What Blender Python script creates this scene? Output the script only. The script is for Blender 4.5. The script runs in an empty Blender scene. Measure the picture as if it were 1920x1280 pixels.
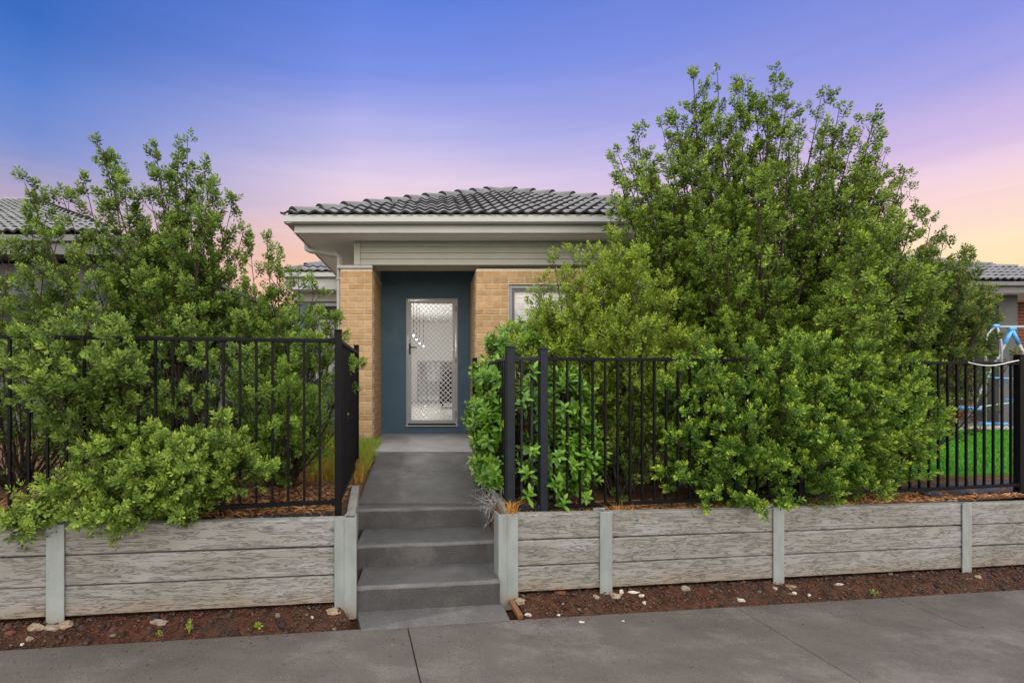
import bpy, bmesh, math, random
import numpy as np
from mathutils import Matrix, Vector

scene = bpy.context.scene
COL = scene.collection
R = math.radians

# ------------------------------------------------------------------ camera
F, CX, CY, CAMZ = 900.0, 815.0, 708.0, 1.72          # focal length and principal point in photo pixels
cam_data = bpy.data.cameras.new('camera')
cam_data.sensor_fit = 'HORIZONTAL'; cam_data.sensor_width = 36
cam_data.lens = 36 * F / 1920
cam_data.shift_x = (960 - CX) / 1920
cam_data.shift_y = (CY - 640) / 1920
cam_data.clip_start = 0.05; cam_data.clip_end = 2000
cam = bpy.data.objects.new('camera', cam_data); COL.objects.link(cam)
cam.location = (0, 0, CAMZ); cam.rotation_euler = (R(90), 0, 0)
scene.camera = cam

# ------------------------------------------------------------------ colour management, sky, sun
scene.view_settings.view_transform = 'Standard'
scene.view_settings.look = 'None'
scene.view_settings.gamma = 1
scene.view_settings.use_curve_mapping = False
EXPOSURE = 2.4
scene.view_settings.exposure = EXPOSURE
SKY_GAIN = 2 ** -EXPOSURE

def lin(c):
    out = []
    for v in c[:3]:
        v /= 255.0
        out.append(v / 12.92 if v <= .04045 else ((v + .055) / 1.055) ** 2.4)
    return tuple(out) + (1,)

SUN_EL, SUN_AZ = 52, 196            # behind the camera, a little to the left; very soft (overcast)
world = bpy.data.worlds.new('World'); scene.world = world; world.use_nodes = True
def build_world():
    nt = world.node_tree; nt.nodes.clear(); N = nt.nodes.new; L = nt.links.new
    tc = N('ShaderNodeTexCoord'); sp = N('ShaderNodeSeparateXYZ'); L(tc.outputs['Generated'], sp.inputs[0])
    def m(op, a, b=None, clamp=False):
        n = N('ShaderNodeMath'); n.operation = op; n.use_clamp = clamp
        for i, v in enumerate((a, b)):
            if v is None: continue
            if isinstance(v, (int, float)): n.inputs[i].default_value = v
            else: L(v, n.inputs[i])
        return n.outputs[0]
    X, Y, Z = sp.outputs
    el = m('ARCSINE', Z)
    cl = N('ShaderNodeTexNoise'); cl.inputs['Scale'].default_value = 3.0; cl.inputs['Detail'].default_value = 5
    mp = N('ShaderNodeMapping'); mp.inputs['Scale'].default_value = (1, 1, 7); L(tc.outputs['Generated'], mp.inputs[0]); L(mp.outputs[0], cl.inputs['Vector'])
    wob = m('MULTIPLY', m('SUBTRACT', cl.outputs[0], .5), R(2.2))
    fac = m('DIVIDE', m('ADD', el, wob), R(90), True)
    hor = m('SQRT', m('ADD', m('MULTIPLY', X, X), m('MULTIPLY', Y, Y)))
    saz = m('DIVIDE', X, m('MAXIMUM', hor, .001))
    def ramp(stops):
        r = N('ShaderNodeValToRGB'); r.color_ramp.interpolation = 'EASE' if False else 'LINEAR'
        e = r.color_ramp.elements
        while len(e) < len(stops): e.new(0.5)
        for k, (deg, c) in enumerate(stops):
            e[k].position = deg / 90; e[k].color = lin(c)
        L(fac, r.inputs[0]); return r.outputs[0]
    left = ramp([(0, (246, 186, 150)), (8, (240, 182, 164)), (13, (212, 174, 186)), (17.2, (166, 160, 196)), (20.5, (124, 144, 207)), (25, (88, 127, 206)), (30, (56, 106, 193)), (40, (48, 94, 184)), (90, (56, 98, 176))])
    mid = ramp([(0, (252, 204, 160)), (10, (251, 200, 164)), (13.5, (252, 202, 172)), (16.3, (250, 208, 194)), (19, (238, 207, 214)), (22, (228, 207, 228)), (26.5, (184, 181, 231)), (32, (126, 146, 227)), (39, (90, 124, 219)), (90, (58, 104, 188))])
    right = ramp([(0, (255, 214, 150)), (7, (255, 224, 166)), (10.5, (254, 228, 190)), (13.6, (250, 216, 210)), (16.3, (237, 207, 225)), (19, (206, 184, 228)), (23, (164, 162, 228)), (27, (136, 146, 224)), (42, (84, 114, 206)), (90, (58, 104, 188))])
    def mix(f, a, b):
        n = N('ShaderNodeMix'); n.data_type = 'RGBA'; n.clamp_factor = True
        L(f, n.inputs[0]); L(a, n.inputs[6]); L(b, n.inputs[7]); return n.outputs[2]
    c1 = mix(m('DIVIDE', m('ADD', saz, .64), .48, True), left, mid)
    c2 = mix(m('DIVIDE', saz, .75, True), c1, right)
    st = N('ShaderNodeTexNoise'); st.inputs['Scale'].default_value = 4.0; st.inputs['Detail'].default_value = 8; st.inputs['Roughness'].default_value = .6
    mp2 = N('ShaderNodeMapping'); mp2.inputs['Scale'].default_value = (1, 1, 16); mp2.inputs['Rotation'].default_value = (0, R(4), 0); L(tc.outputs['Generated'], mp2.inputs[0]); L(mp2.outputs[0], st.inputs['Vector'])
    mr = N('ShaderNodeMapRange'); mr.inputs[1].default_value = .3; mr.inputs[2].default_value = .7; mr.inputs[3].default_value = .98; mr.inputs[4].default_value = 1.035; L(st.outputs[0], mr.inputs[0])
    hv = N('ShaderNodeHueSaturation'); L(mr.outputs[0], hv.inputs['Value']); L(c2, hv.inputs['Color'])      # thin high streaks of cloud
    bg = N('ShaderNodeBackground'); bg.inputs['Strength'].default_value = SKY_GAIN; L(hv.outputs[0], bg.inputs[0])
    sky = N('ShaderNodeTexSky'); sky.sky_type = 'NISHITA'; sky.sun_disc = False
    sky.sun_elevation = R(SUN_EL); sky.sun_rotation = R(SUN_AZ)
    bg2 = N('ShaderNodeBackground'); bg2.inputs['Strength'].default_value = .0012; L(sky.outputs[0], bg2.inputs[0])
    add = N('ShaderNodeAddShader'); L(bg.outputs[0], add.inputs[0]); L(bg2.outputs[0], add.inputs[1])
    out = N('ShaderNodeOutputWorld'); L(add.outputs[0], out.inputs[0])
build_world()

sun = bpy.data.lights.new('sun', 'SUN'); sun.energy = 1.5; sun.angle = R(145); sun.color = (1.0, .95, .83)
so = bpy.data.objects.new('sun', sun); COL.objects.link(so); so.location = (0, -6, 12)
sd = Vector((math.sin(R(SUN_AZ)) * math.cos(R(SUN_EL)), math.cos(R(SUN_AZ)) * math.cos(R(SUN_EL)), math.sin(R(SUN_EL))))
so.rotation_euler = sd.to_track_quat('Z', 'Y').to_euler()

# ------------------------------------------------------------------ helpers: objects
def W(px, py, d):                                    # a photo pixel at a chosen real depth -> a point of the place
    return np.array(((px - CX) / F * d, d, CAMZ + (CY - py) / F * d))

WM = {}
def link(o, parent=None, mat=None):
    COL.objects.link(o)
    WM[o.name] = (WM[parent.name] if False else o.matrix_basis.copy())
    if parent is not None:
        o.parent = parent
        o.matrix_parent_inverse = WMfull(parent).inverted()
    return o
def WMfull(o):                                       # every object here is set up in world space, so basis == world
    return o.matrix_basis.copy()

def tag(o, label=None, cat=None, group=None, kind=None):
    if label: o['label'] = label
    if cat: o['category'] = cat
    if group: o['group'] = group
    if kind: o['kind'] = kind
    return o
def empty(name, loc, label, cat, group=None):
    o = bpy.data.objects.new(name, None); o.location = loc; o.empty_display_size = .1
    link(o); return tag(o, label, cat, group)
def mesh(name, verts, faces, mat, smooth=False):
    me = bpy.data.meshes.new(name); me.from_pydata([tuple(map(float, v)) for v in verts], [], faces)
    if mat: me.materials.append(mat)
    if smooth:
        me.polygons.foreach_set('use_smooth', [True] * len(me.polygons))
    me.update(); return me
def obj(name, me, parent=None, M=None):
    o = bpy.data.objects.new(name, me)
    if M is not None: o.matrix_basis = M
    return link(o, parent)
def quadmesh(name, V, Q, mat, tint=None, smooth=False):   # numpy arrays -> one mesh
    me = bpy.data.meshes.new(name)
    V = np.asarray(V, np.float32); Q = np.asarray(Q, np.int32); k = Q.shape[1]
    me.vertices.add(len(V)); me.vertices.foreach_set('co', V.ravel())
    me.loops.add(Q.size); me.loops.foreach_set('vertex_index', Q.ravel())
    me.polygons.add(len(Q)); me.polygons.foreach_set('loop_start', np.arange(len(Q), dtype=np.int32) * k)
    if smooth: me.polygons.foreach_set('use_smooth', np.ones(len(Q), bool))
    me.update(calc_edges=True)
    if tint is not None:
        a = me.attributes.new('tint', 'FLOAT', 'FACE'); a.data.foreach_set('value', np.asarray(tint, np.float32))
    if mat: me.materials.append(mat)
    return me
BOXF = [(0, 3, 2, 1), (4, 5, 6, 7), (0, 1, 5, 4), (1, 2, 6, 5), (2, 3, 7, 6), (3, 0, 4, 7)]
def boxv(x0, x1, y0, y1, z0, z1):
    return [(x0, y0, z0), (x1, y0, z0), (x1, y1, z0), (x0, y1, z0), (x0, y0, z1), (x1, y0, z1), (x1, y1, z1), (x0, y1, z1)]
def bevel(o, w, seg=2):
    md = o.modifiers.new('bevel', 'BEVEL'); md.width = w; md.segments = seg; md.limit_method = 'ANGLE'
    return o
def box(name, b, mat, parent=None, bev=0):
    o = obj(name, mesh(name, boxv(*b), BOXF, mat), parent)
    return bevel(o, bev) if bev else o
class MB:
    def __init__(s): s.v = []; s.f = []
    def add(s, v, f):
        n = len(s.v); s.v += [tuple(p) for p in v]; s.f += [tuple(i + n for i in q) for q in f]; return s
    def box(s, *b): return s.add(boxv(*b), BOXF)
    def prism(s, poly, axis, a, b):                    # poly in the two other axes, extruded along axis
        n = len(poly); v = []
        for t in (a, b):
            for p in poly:
                q = list(p); q.insert(axis, t); v.append(q)
        f = [tuple(range(n))[::-1], tuple(range(n, 2 * n))] + [(i, (i + 1) % n, n + (i + 1) % n, n + i) for i in range(n)]
        return s.add(v, f)
    def tube(s, pts, r, seg=8, cap=True):
        pts = [Vector(p) for p in pts]; K = len(pts); rr = r if isinstance(r, (list, tuple)) else [r] * K
        v = []; U = None
        for i, p in enumerate(pts):
            t = (pts[min(i + 1, K - 1)] - pts[max(i - 1, 0)]).normalized()
            if U is None:
                U = t.cross(Vector((0, 0, 1)) if abs(t.z) < .9 else Vector((0, 1, 0))).normalized()
            else:
                U = (U - t * U.dot(t)).normalized()
            Vv = t.cross(U)
            for k in range(seg):
                a = 2 * math.pi * (k + .5) / seg
                v.append(p + (U * math.cos(a) + Vv * math.sin(a)) * rr[i])
        f = [(i * seg + k, i * seg + (k + 1) % seg, (i + 1) * seg + (k + 1) % seg, (i + 1) * seg + k) for i in range(K - 1) for k in range(seg)]
        if cap: f += [tuple(range(seg))[::-1], tuple(range((K - 1) * seg, K * seg))]
        return s.add(v, f)
    def build(s, name, mat, parent=None, smooth=False, M=None):
        return obj(name, mesh(name, s.v, s.f, mat, smooth), parent, M)

# ------------------------------------------------------------------ helpers: materials
def nodes(name):
    m = bpy.data.materials.new(name); m.use_nodes = True; nt = m.node_tree
    return m, nt, nt.nodes['Principled BSDF']
def material(name, c1, c2=None, scale=6, rough=.6, spec=.5, metal=0, bump=0, bscale=60, stretch=(1, 1, 1), rnd=0, coords='Object', detail=6, contrast=(.3, .7), rough2=None, bdist=.01, c3=None, s3=1.2, speck=0, sscale=140):
    """noise between two colours, per-object brightness variation and fine relief"""
    m, nt, b = nodes(name); N = nt.nodes.new; L = nt.links.new
    b.inputs['Roughness'].default_value = rough; b.inputs['Metallic'].default_value = metal
    b.inputs['Specular IOR Level'].default_value = spec
    if not c2: c2 = c1
    tc = N('ShaderNodeTexCoord'); mp = N('ShaderNodeMapping'); mp.inputs['Scale'].default_value = stretch
    L(tc.outputs[coords], mp.inputs[0])
    oi = N('ShaderNodeObjectInfo'); ad = N('ShaderNodeVectorMath'); ad.operation = 'ADD'
    mu = N('ShaderNodeMath'); mu.operation = 'MULTIPLY'; mu.inputs[1].default_value = 37.0
    L(oi.outputs['Random'], mu.inputs[0]); L(mp.outputs[0], ad.inputs[0])
    if rnd: L(mu.outputs[0], ad.inputs[1])
    vec = ad.outputs[0]
    n = N('ShaderNodeTexNoise'); n.inputs['Scale'].default_value = scale; n.inputs['Detail'].default_value = detail; n.inputs['Roughness'].default_value = .62
    L(vec, n.inputs['Vector'])
    r = N('ShaderNodeValToRGB'); e = r.color_ramp.elements
    e[0].position, e[1].position = contrast; e[0].color = tuple(c1) + (1,); e[1].color = tuple(c2) + (1,)
    L(n.outputs[0], r.inputs[0]); col = r.outputs[0]
    if c3:
        n3 = N('ShaderNodeTexNoise'); n3.inputs['Scale'].default_value = s3; n3.inputs['Detail'].default_value = 8; n3.inputs['Roughness'].default_value = .7; L(vec, n3.inputs['Vector'])
        r3 = N('ShaderNodeValToRGB'); r3.color_ramp.elements[0].position = .52; r3.color_ramp.elements[1].position = .66; L(n3.outputs[0], r3.inputs[0])
        mx = N('ShaderNodeMix'); mx.data_type = 'RGBA'; L(r3.outputs[0], mx.inputs[0]); L(col, mx.inputs[6]); mx.inputs[7].default_value = tuple(c3) + (1,); col = mx.outputs[2]
    if speck:
        ns = N('ShaderNodeTexNoise'); ns.inputs['Scale'].default_value = sscale; ns.inputs['Detail'].default_value = 3; ns.inputs['Roughness'].default_value = .7; L(vec, ns.inputs['Vector'])
        rs = N('ShaderNodeValToRGB'); rs.color_ramp.elements[0].position = .36; rs.color_ramp.elements[1].position = .64
        v0 = 1 - speck; rs.color_ramp.elements[0].color = (v0, v0, v0, 1); rs.color_ramp.elements[1].color = (1 + speck, 1 + speck, 1 + speck, 1); L(ns.outputs[0], rs.inputs[0])
        mz = N('ShaderNodeMix'); mz.data_type = 'RGBA'; mz.blend_type = 'MULTIPLY'; mz.inputs[0].default_value = 1; L(col, mz.inputs[6]); L(rs.outputs[0], mz.inputs[7]); col = mz.outputs[2]
    if rnd:
        mr = N('ShaderNodeMapRange'); mr.inputs[3].default_value = 1 - rnd; mr.inputs[4].default_value = 1 + rnd; L(oi.outputs['Random'], mr.inputs[0])
        hs = N('ShaderNodeHueSaturation'); L(mr.outputs[0], hs.inputs['Value']); L(col, hs.inputs['Color']); col = hs.outputs[0]
    L(col, b.inputs['Base Color'])
    if rough2 is not None:
        rr = N('ShaderNodeMapRange'); rr.inputs[1].default_value = .3; rr.inputs[2].default_value = .7; rr.inputs[3].default_value = rough; rr.inputs[4].default_value = rough2
        L(n.outputs[0], rr.inputs[0]); L(rr.outputs[0], b.inputs['Roughness'])
    if bump:
        bn = N('ShaderNodeTexNoise'); bn.inputs['Scale'].default_value = bscale; bn.inputs['Detail'].default_value = 5; L(vec, bn.inputs['Vector'])
        bp = N('ShaderNodeBump'); bp.inputs['Strength'].default_value = bump; bp.inputs['Distance'].default_value = bdist
        L(bn.outputs[0], bp.inputs['Height']); L(bp.outputs[0], b.inputs['Normal'])
    return m

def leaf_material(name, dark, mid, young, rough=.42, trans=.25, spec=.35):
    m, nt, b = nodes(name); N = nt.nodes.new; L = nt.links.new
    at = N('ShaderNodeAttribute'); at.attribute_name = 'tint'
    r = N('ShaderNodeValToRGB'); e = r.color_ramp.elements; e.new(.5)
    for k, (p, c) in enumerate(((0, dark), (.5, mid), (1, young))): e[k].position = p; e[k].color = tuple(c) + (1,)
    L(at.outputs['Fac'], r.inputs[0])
    L(r.outputs[0], b.inputs['Base Color']); b.inputs['Roughness'].default_value = rough; b.inputs['Specular IOR Level'].default_value = spec
    t = N('ShaderNodeBsdfTranslucent'); hs = N('ShaderNodeHueSaturation'); hs.inputs['Value'].default_value = 1.25; hs.inputs['Hue'].default_value = .485
    L(r.outputs[0], hs.inputs['Color']); L(hs.outputs[0], t.inputs[0])
    mx = N('ShaderNodeMixShader'); mx.inputs[0].default_value = trans
    L(b.outputs[0], mx.inputs[1]); L(t.outputs[0], mx.inputs[2]); L(mx.outputs[0], nt.nodes['Material Output'].inputs[0])
    return m
def tint_material(name, stops, rough=.8):
    m, nt, b = nodes(name); N = nt.nodes.new; L = nt.links.new
    at = N('ShaderNodeAttribute'); at.attribute_name = 'tint'
    r = N('ShaderNodeValToRGB'); r.color_ramp.interpolation = 'CONSTANT'; e = r.color_ramp.elements
    while len(e) < len(stops): e.new(.5)
    for k, (p, c) in enumerate(stops): e[k].position = p; e[k].color = tuple(c) + (1,)
    L(at.outputs['Fac'], r.inputs[0]); L(r.outputs[0], b.inputs['Base Color']); b.inputs['Roughness'].default_value = rough
    return m

def sleeper_material():
    m, nt, b = nodes('sleeper_concrete'); N = nt.nodes.new; L = nt.links.new
    tc = N('ShaderNodeTexCoord'); oi = N('ShaderNodeObjectInfo')
    cb = N('ShaderNodeCombineXYZ')
    for i, k in enumerate((31., 7., 53.)):
        mu = N('ShaderNodeMath'); mu.operation = 'MULTIPLY'; mu.inputs[1].default_value = k; L(oi.outputs['Random'], mu.inputs[0]); L(mu.outputs[0], cb.inputs[i])
    ad = N('ShaderNodeVectorMath'); ad.operation = 'ADD'; L(tc.outputs['Object'], ad.inputs[0]); L(cb.outputs[0], ad.inputs[1])
    def noise(sc, st, det, ro=.6, dist=0):
        mp = N('ShaderNodeMapping'); mp.inputs['Scale'].default_value = st; L(ad.outputs[0], mp.inputs[0])
        n = N('ShaderNodeTexNoise'); n.inputs['Scale'].default_value = sc; n.inputs['Detail'].default_value = det; n.inputs['Roughness'].default_value = ro; n.inputs['Distortion'].default_value = dist
        L(mp.outputs[0], n.inputs['Vector']); return n.outputs[0]
    def mth(op, *v):
        n = N('ShaderNodeMath'); n.operation = op
        for i, x in enumerate(v):
            if isinstance(x, (int, float)): n.inputs[i].default_value = x
            else: L(x, n.inputs[i])
        return n.outputs[0]
    n1 = noise(1.7, (1, 1, 17), 6, .58, .12)
    saw = mth('ABSOLUTE', mth('SUBTRACT', mth('FRACT', mth('MULTIPLY', n1, 14.0)), .5))       # contour lines = long wavy cracks
    brk = noise(6, (1, 1, 9), 3, .5)
    grain = mth('ADD', mth('MULTIPLY', saw, 1.6), mth('MULTIPLY', mth('GREATER_THAN', brk, .53), .35))
    r = N('ShaderNodeValToRGB'); r.color_ramp.elements[0].position = .02; r.color_ramp.elements[1].position = .24
    L(grain, r.inputs[0])
    blot = noise(1.6, (1, 1, 3), 6, .65)
    cr = N('ShaderNodeValToRGB'); e = cr.color_ramp.elements; e.new(.5)
    for k, (p, c) in enumerate(((.30, (.160, .157, .137)), (.5, (.198, .196, .176)), (.70, (.240, .243, .240)))): e[k].position = p; e[k].color = c + (1,)
    L(blot, cr.inputs[0])
    mx = N('ShaderNodeMix'); mx.data_type = 'RGBA'; mx.blend_type = 'MULTIPLY'; mx.inputs[0].default_value = .24
    gr = N('ShaderNodeValToRGB'); gr.color_ramp.elements[0].position = .02; gr.color_ramp.elements[0].color = (.62, .60, .56, 1); gr.color_ramp.elements[1].position = .13; L(grain, gr.inputs[0])
    L(cr.outputs[0], mx.inputs[6]); L(gr.outputs[0], mx.inputs[7])
    L(mx.outputs[2], b.inputs['Base Color']); b.inputs['Roughness'].default_value = .8; b.inputs['Specular IOR Level'].default_value = .3
    fine = noise(90, (1, 1, 3), 3)
    a2 = N('ShaderNodeMath'); a2.operation = 'MULTIPLY_ADD'; a2.inputs[1].default_value = .18; L(fine, a2.inputs[0]); L(r.outputs[0], a2.inputs[2])
    bp = N('ShaderNodeBump'); bp.inputs['Strength'].default_value = .85; bp.inputs['Distance'].default_value = .007
    L(a2.outputs[0], bp.inputs['Height']); L(bp.outputs[0], b.inputs['Normal'])
    return m

MT = {}
def splash(m, colour, lo, hi, amount=.75):
    """soil splashed up the foot of the walls, ragged along its upper edge"""
    nt = m.node_tree; N = nt.nodes.new; L = nt.links.new; b = nt.nodes['Principled BSDF']
    src = b.inputs['Base Color'].links[0].from_socket
    g = N('ShaderNodeNewGeometry'); sp = N('ShaderNodeSeparateXYZ'); L(g.outputs['Position'], sp.inputs[0])
    n = N('ShaderNodeTexNoise'); n.inputs['Scale'].default_value = 7; n.inputs['Detail'].default_value = 7; n.inputs['Roughness'].default_value = .7; L(g.outputs['Position'], n.inputs['Vector'])
    a = N('ShaderNodeMath'); a.operation = 'MULTIPLY_ADD'; a.inputs[1].default_value = .03; L(sp.outputs[0], a.inputs[0]); L(sp.outputs[2], a.inputs[2])
    c = N('ShaderNodeMath'); c.operation = 'MULTIPLY_ADD'; c.inputs[1].default_value = .22; L(n.outputs[0], c.inputs[0]); L(a.outputs[0], c.inputs[2])
    r = N('ShaderNodeMapRange'); r.inputs[1].default_value = lo + .11; r.inputs[2].default_value = hi + .11; r.inputs[3].default_value = amount; r.inputs[4].default_value = 0; r.clamp = True; L(c.outputs[0], r.inputs[0])
    mx = N('ShaderNodeMix'); mx.data_type = 'RGBA'; L(r.outputs[0], mx.inputs[0]); L(src, mx.inputs[6]); mx.inputs[7].default_value = colour + (1,); L(mx.outputs[2], b.inputs['Base Color'])
def spots(m, scale, r0, value):
    nt = m.node_tree; N = nt.nodes.new; L = nt.links.new; b = nt.nodes['Principled BSDF']; src = b.inputs['Base Color'].links[0].from_socket
    tc = N('ShaderNodeTexCoord'); v = N('ShaderNodeTexVoronoi'); v.inputs['Scale'].default_value = scale; L(tc.outputs['Object'], v.inputs['Vector'])
    r = N('ShaderNodeMapRange'); r.inputs[1].default_value = r0 * .6; r.inputs[2].default_value = r0; r.inputs[3].default_value = value; r.inputs[4].default_value = 1; L(v.outputs['Distance'], r.inputs[0])
    hs = N('ShaderNodeHueSaturation'); L(r.outputs[0], hs.inputs['Value']); L(src, hs.inputs['Color']); L(hs.outputs[0], b.inputs['Base Color'])
MT['sleeper'] = sleeper_material()
MT['galv'] = material('galvanised_steel', (.20, .230, .226), (.285, .318, .308), 9, .5, .5, .35, .15, 40, (1, 1, .35), rnd=.05, c3=(.20, .215, .20), s3=3)
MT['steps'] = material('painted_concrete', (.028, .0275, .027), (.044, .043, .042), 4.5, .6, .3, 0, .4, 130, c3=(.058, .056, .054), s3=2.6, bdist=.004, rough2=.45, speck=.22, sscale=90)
MT['tread'] = material('worn_painted_concrete', (.052, .051, .049), (.078, .076, .073), 3.2, .6, .3, 0, .4, 130, c3=(.100, .097, .093), s3=2.2, bdist=.004, rough2=.45, speck=.22, sscale=90)  # paler than the risers: light from above put into the colour
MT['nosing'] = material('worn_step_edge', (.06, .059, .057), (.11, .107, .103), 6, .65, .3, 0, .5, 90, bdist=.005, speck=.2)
MT['porch'] = material('porch_concrete', (.20, .195, .195), (.28, .272, .27), 4, .7, .3, 0, .2, 150, bdist=.003, speck=.12)
MT['footpath'] = material('footpath_concrete', (.068, .060, .052), (.108, .096, .083), 2.2, .66, .3, 0, .7, 150, bdist=.005, c3=(.132, .118, .104), s3=1.1, rough2=.42, stretch=(1, 1.5, 1), detail=9, speck=.30, sscale=110)
splash(MT['sleeper'], (.19, .135, .085), .06, .22, .8); splash(MT['galv'], (.20, .16, .11), .0, .14, .7)
spots(MT['footpath'], 5.0, .09, .72); spots(MT['footpath'], 2.3, .03, 1.5); spots(MT['steps'], 4.0, .04, .7)
MT['road'] = material('pale_road_concrete', (.24, .23, .21), (.30, .285, .265), 2, .8, .2)
MT['footing'] = material('footing_concrete', (.17, .125, .08), (.30, .235, .16), 25, .9, .2, 0, 1, 40, bdist=.02)
MT['soil'] = material('red_soil', (.018, .009, .006), (.095, .038, .019), 16, .95, .15, 0, 1, 45, bdist=.03, c3=(.05, .03, .02), s3=4)
MT['garden'] = material('garden_soil', (.05, .03, .017), (.16, .09, .04), 5, .95, .15, 0, 1, 40, bdist=.03)
MT['ground'] = material('ground_earth', (.10, .10, .05), (.16, .14, .08), .8, .95, .1)
MT['lawn'] = material('lawn_base', (.035, .15, .01), (.05, .20, .014), 20, .9, .1)
MT['brick'] = material('tan_brick', (.37, .235, .112), (.49, .325, .17), 14, .85, .25, 0, .5, 120, rnd=.15, bdist=.004, c3=(.38, .21, .08), s3=9)
MT['mortar'] = material('mortar', (.50, .46, .36), (.60, .55, .44), 30, .9, .2, 0, .4, 120, bdist=.003)
MT['redbrick'] = material('red_brick', (.13, .040, .022), (.19, .060, .032), 6, .9, .2, rnd=.1)
MT['redmortar'] = material('grey_mortar', (.34, .30, .26))
MT['teal'] = material('teal_render', (.052, .094, .132), (.066, .116, .158), 3, .75, .3, 0, .35, 55, bdist=.006, c3=(.074, .122, .160), s3=2.5)
MT['trim'] = material('pale_grey_trim', (.335, .35, .335), (.375, .39, .375), 2, .45, .45)
MT['cladding'] = material('weatherboard_paint', (.30, .315, .28), (.335, .35, .315), 3, .5, .4)
MT['soffit'] = material('soffit_paint', (.82, .82, .82), (.85, .85, .85), 2, .7, .3)
MT['lintel'] = material('porch_lining', (.42, .38, .28), (.46, .42, .32), 2, .7, .3)
MT['tile'] = material('concrete_roof_tile', (.058, .059, .062), (.10, .101, .105), 12, .3, .6, 0, .2, 90, rnd=.12, bdist=.004)
MT['tile_pale'] = material('weathered_roof_tile', (.085, .09, .088), (.135, .142, .136), 9, .42, .5, rnd=.1)
MT['lip'] = material('dark_tile_edge', (.018, .018, .02), (.03, .03, .032), 12, .7, .2)  # raw dirty edge plus shade under the lip, both put into the colour
MT['tilebase'] = material('roof_sarking', (.03, .03, .032))
MT['black'] = material('black_powdercoat', (.0028, .0028, .0036), (.005, .005, .0065), 20, .45, .1, 0, .08, 60)
MT['charcoal'] = material('charcoal_powdercoat', (.009, .012, .017), (.014, .018, .024), 14, .5, .15, 0, .1, 60)
MT['bark'] = material('shrub_bark', (.028, .020, .015), (.06, .045, .034), 30, .9, .2)
MT['doorframe'] = material('door_aluminium', (.28, .28, .275), (.31, .31, .305), 3, .42, .5)
MT['grille'] = material('white_grille', (.74, .74, .73), None, 3, .4, .5)
MT['handle'] = material('dark_bronze', (.02, .017, .014), None, 3, .35, .5, .6)
MT['wall_in'] = material('hall_paint', (.56, .56, .55), (.58, .58, .57), 2, .8, .3)
MT['floor_in'] = material('hall_tiles', (.58, .57, .55), (.63, .62, .60), 3, .22, .5)
MT['chair'] = material('charcoal_upholstery', (.03, .03, .033), (.045, .045, .048), 20, .9, .2)
MT['wframe'] = material('window_aluminium', (.25, .26, .28), (.28, .29, .31), 3, .4, .5)
MT['blind'] = material('white_blind', (.80, .80, .80), None, 3, .8, .2)
MT['dark'] = material('dark_void', (.012, .013, .016), None, 3, .6, .3)
MT['neigh'] = material('neighbour_render', (.085, .09, .095), (.11, .115, .12), 3, .85, .2, 0, .3, 60, bdist=.004)
MT['neigh_pale'] = material('neighbour_pale_render', (.30, .30, .31), (.34, .34, .35), 2, .8, .2)
MT['charcoal_trim'] = material('charcoal_trim', (.10, .104, .11), (.12, .124, .13), 3, .45, .4)
MT['tube'] = material('grey_tube', (.24, .27, .28), (.28, .31, .32), 5, .4, .5, .3)
MT['blue'] = material('blue_plastic', (.07, .30, .62), (.08, .34, .68), 5, .4, .5)
MT['white'] = material('white_plastic', (.75, .76, .78), None, 5, .4, .5)
MT['pebble'] = material('pale_stone', (.30, .27, .22), (.44, .41, .36), 12, .8, .3, 0, .4, 30, rnd=.15)
MT['rubble'] = material('grey_brown_rubble', (.12, .095, .07), (.22, .18, .14), 14, .9, .2, 0, .6, 30, rnd=.3)
MT['sheet_fence'] = material('ribbed_fence_paint', (.40, .42, .44), (.45, .47, .49), 2, .5, .3)
MT['wing'] = material('blue_grey_render', (.10, .125, .145), (.125, .15, .17), 3, .8, .2)
MT['side_fence'] = material('dark_ribbed_fence_paint', (.10, .12, .135), (.13, .15, .165), 2, .5, .3)
MT['sheet'] = material('black_plastic_sheet', (.035, .037, .042), (.06, .062, .07), 9, .35, .5)
MT['timber'] = material('brown_timber', (.11, .05, .025), (.17, .08, .04), 8, .8, .2, stretch=(1, 8, 8))
def glass_mat():
    m, nt, b = nodes('window_glass'); b.inputs['Roughness'].default_value = .02; b.inputs['Base Color'].default_value = (.9, .95, .95, 1)
    N = nt.nodes.new; L = nt.links.new
    t = N('ShaderNodeBsdfTransparent'); g = N('ShaderNodeBsdfGlossy'); g.inputs['Roughness'].default_value = .02
    fr = N('ShaderNodeFresnel'); fr.inputs[0].default_value = 1.45
    mx = N('ShaderNodeMixShader'); L(fr.outputs[0], mx.inputs[0]); L(t.outputs[0], mx.inputs[1]); L(g.outputs[0], mx.inputs[2]); L(mx.outputs[0], nt.nodes['Material Output'].inputs[0])
    return m
MT['glass'] = glass_mat()
def emit_mat(name, c, s):
    m, nt, b = nodes(name); b.inputs['Base Color'].default_value = c + (1,); b.inputs['Emission Color'].default_value = c + (1,); b.inputs['Emission Strength'].default_value = s; return m
MT['lamp'] = emit_mat('lit_lamp', (1, .96, .9), 2.5)
MT['leaf'] = leaf_material('small_leaves', (.034, .070, .011), (.178, .275, .030), (.43, .54, .06), .5, .2, .2)
MT['leaf_left'] = leaf_material('left_shrub_leaves', (.034, .068, .014), (.165, .258, .040), (.38, .49, .08), .5, .28, .2)
MT['leaf_yellow'] = leaf_material('yellow_green_leaves', (.075, .125, .012), (.235, .330, .034), (.42, .52, .06), .5, .3, .2)
MT['leaf_light'] = leaf_material('light_green_leaves', (.042, .085, .012), (.170, .275, .036), (.37, .49, .07), .5, .3, .2)
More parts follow.
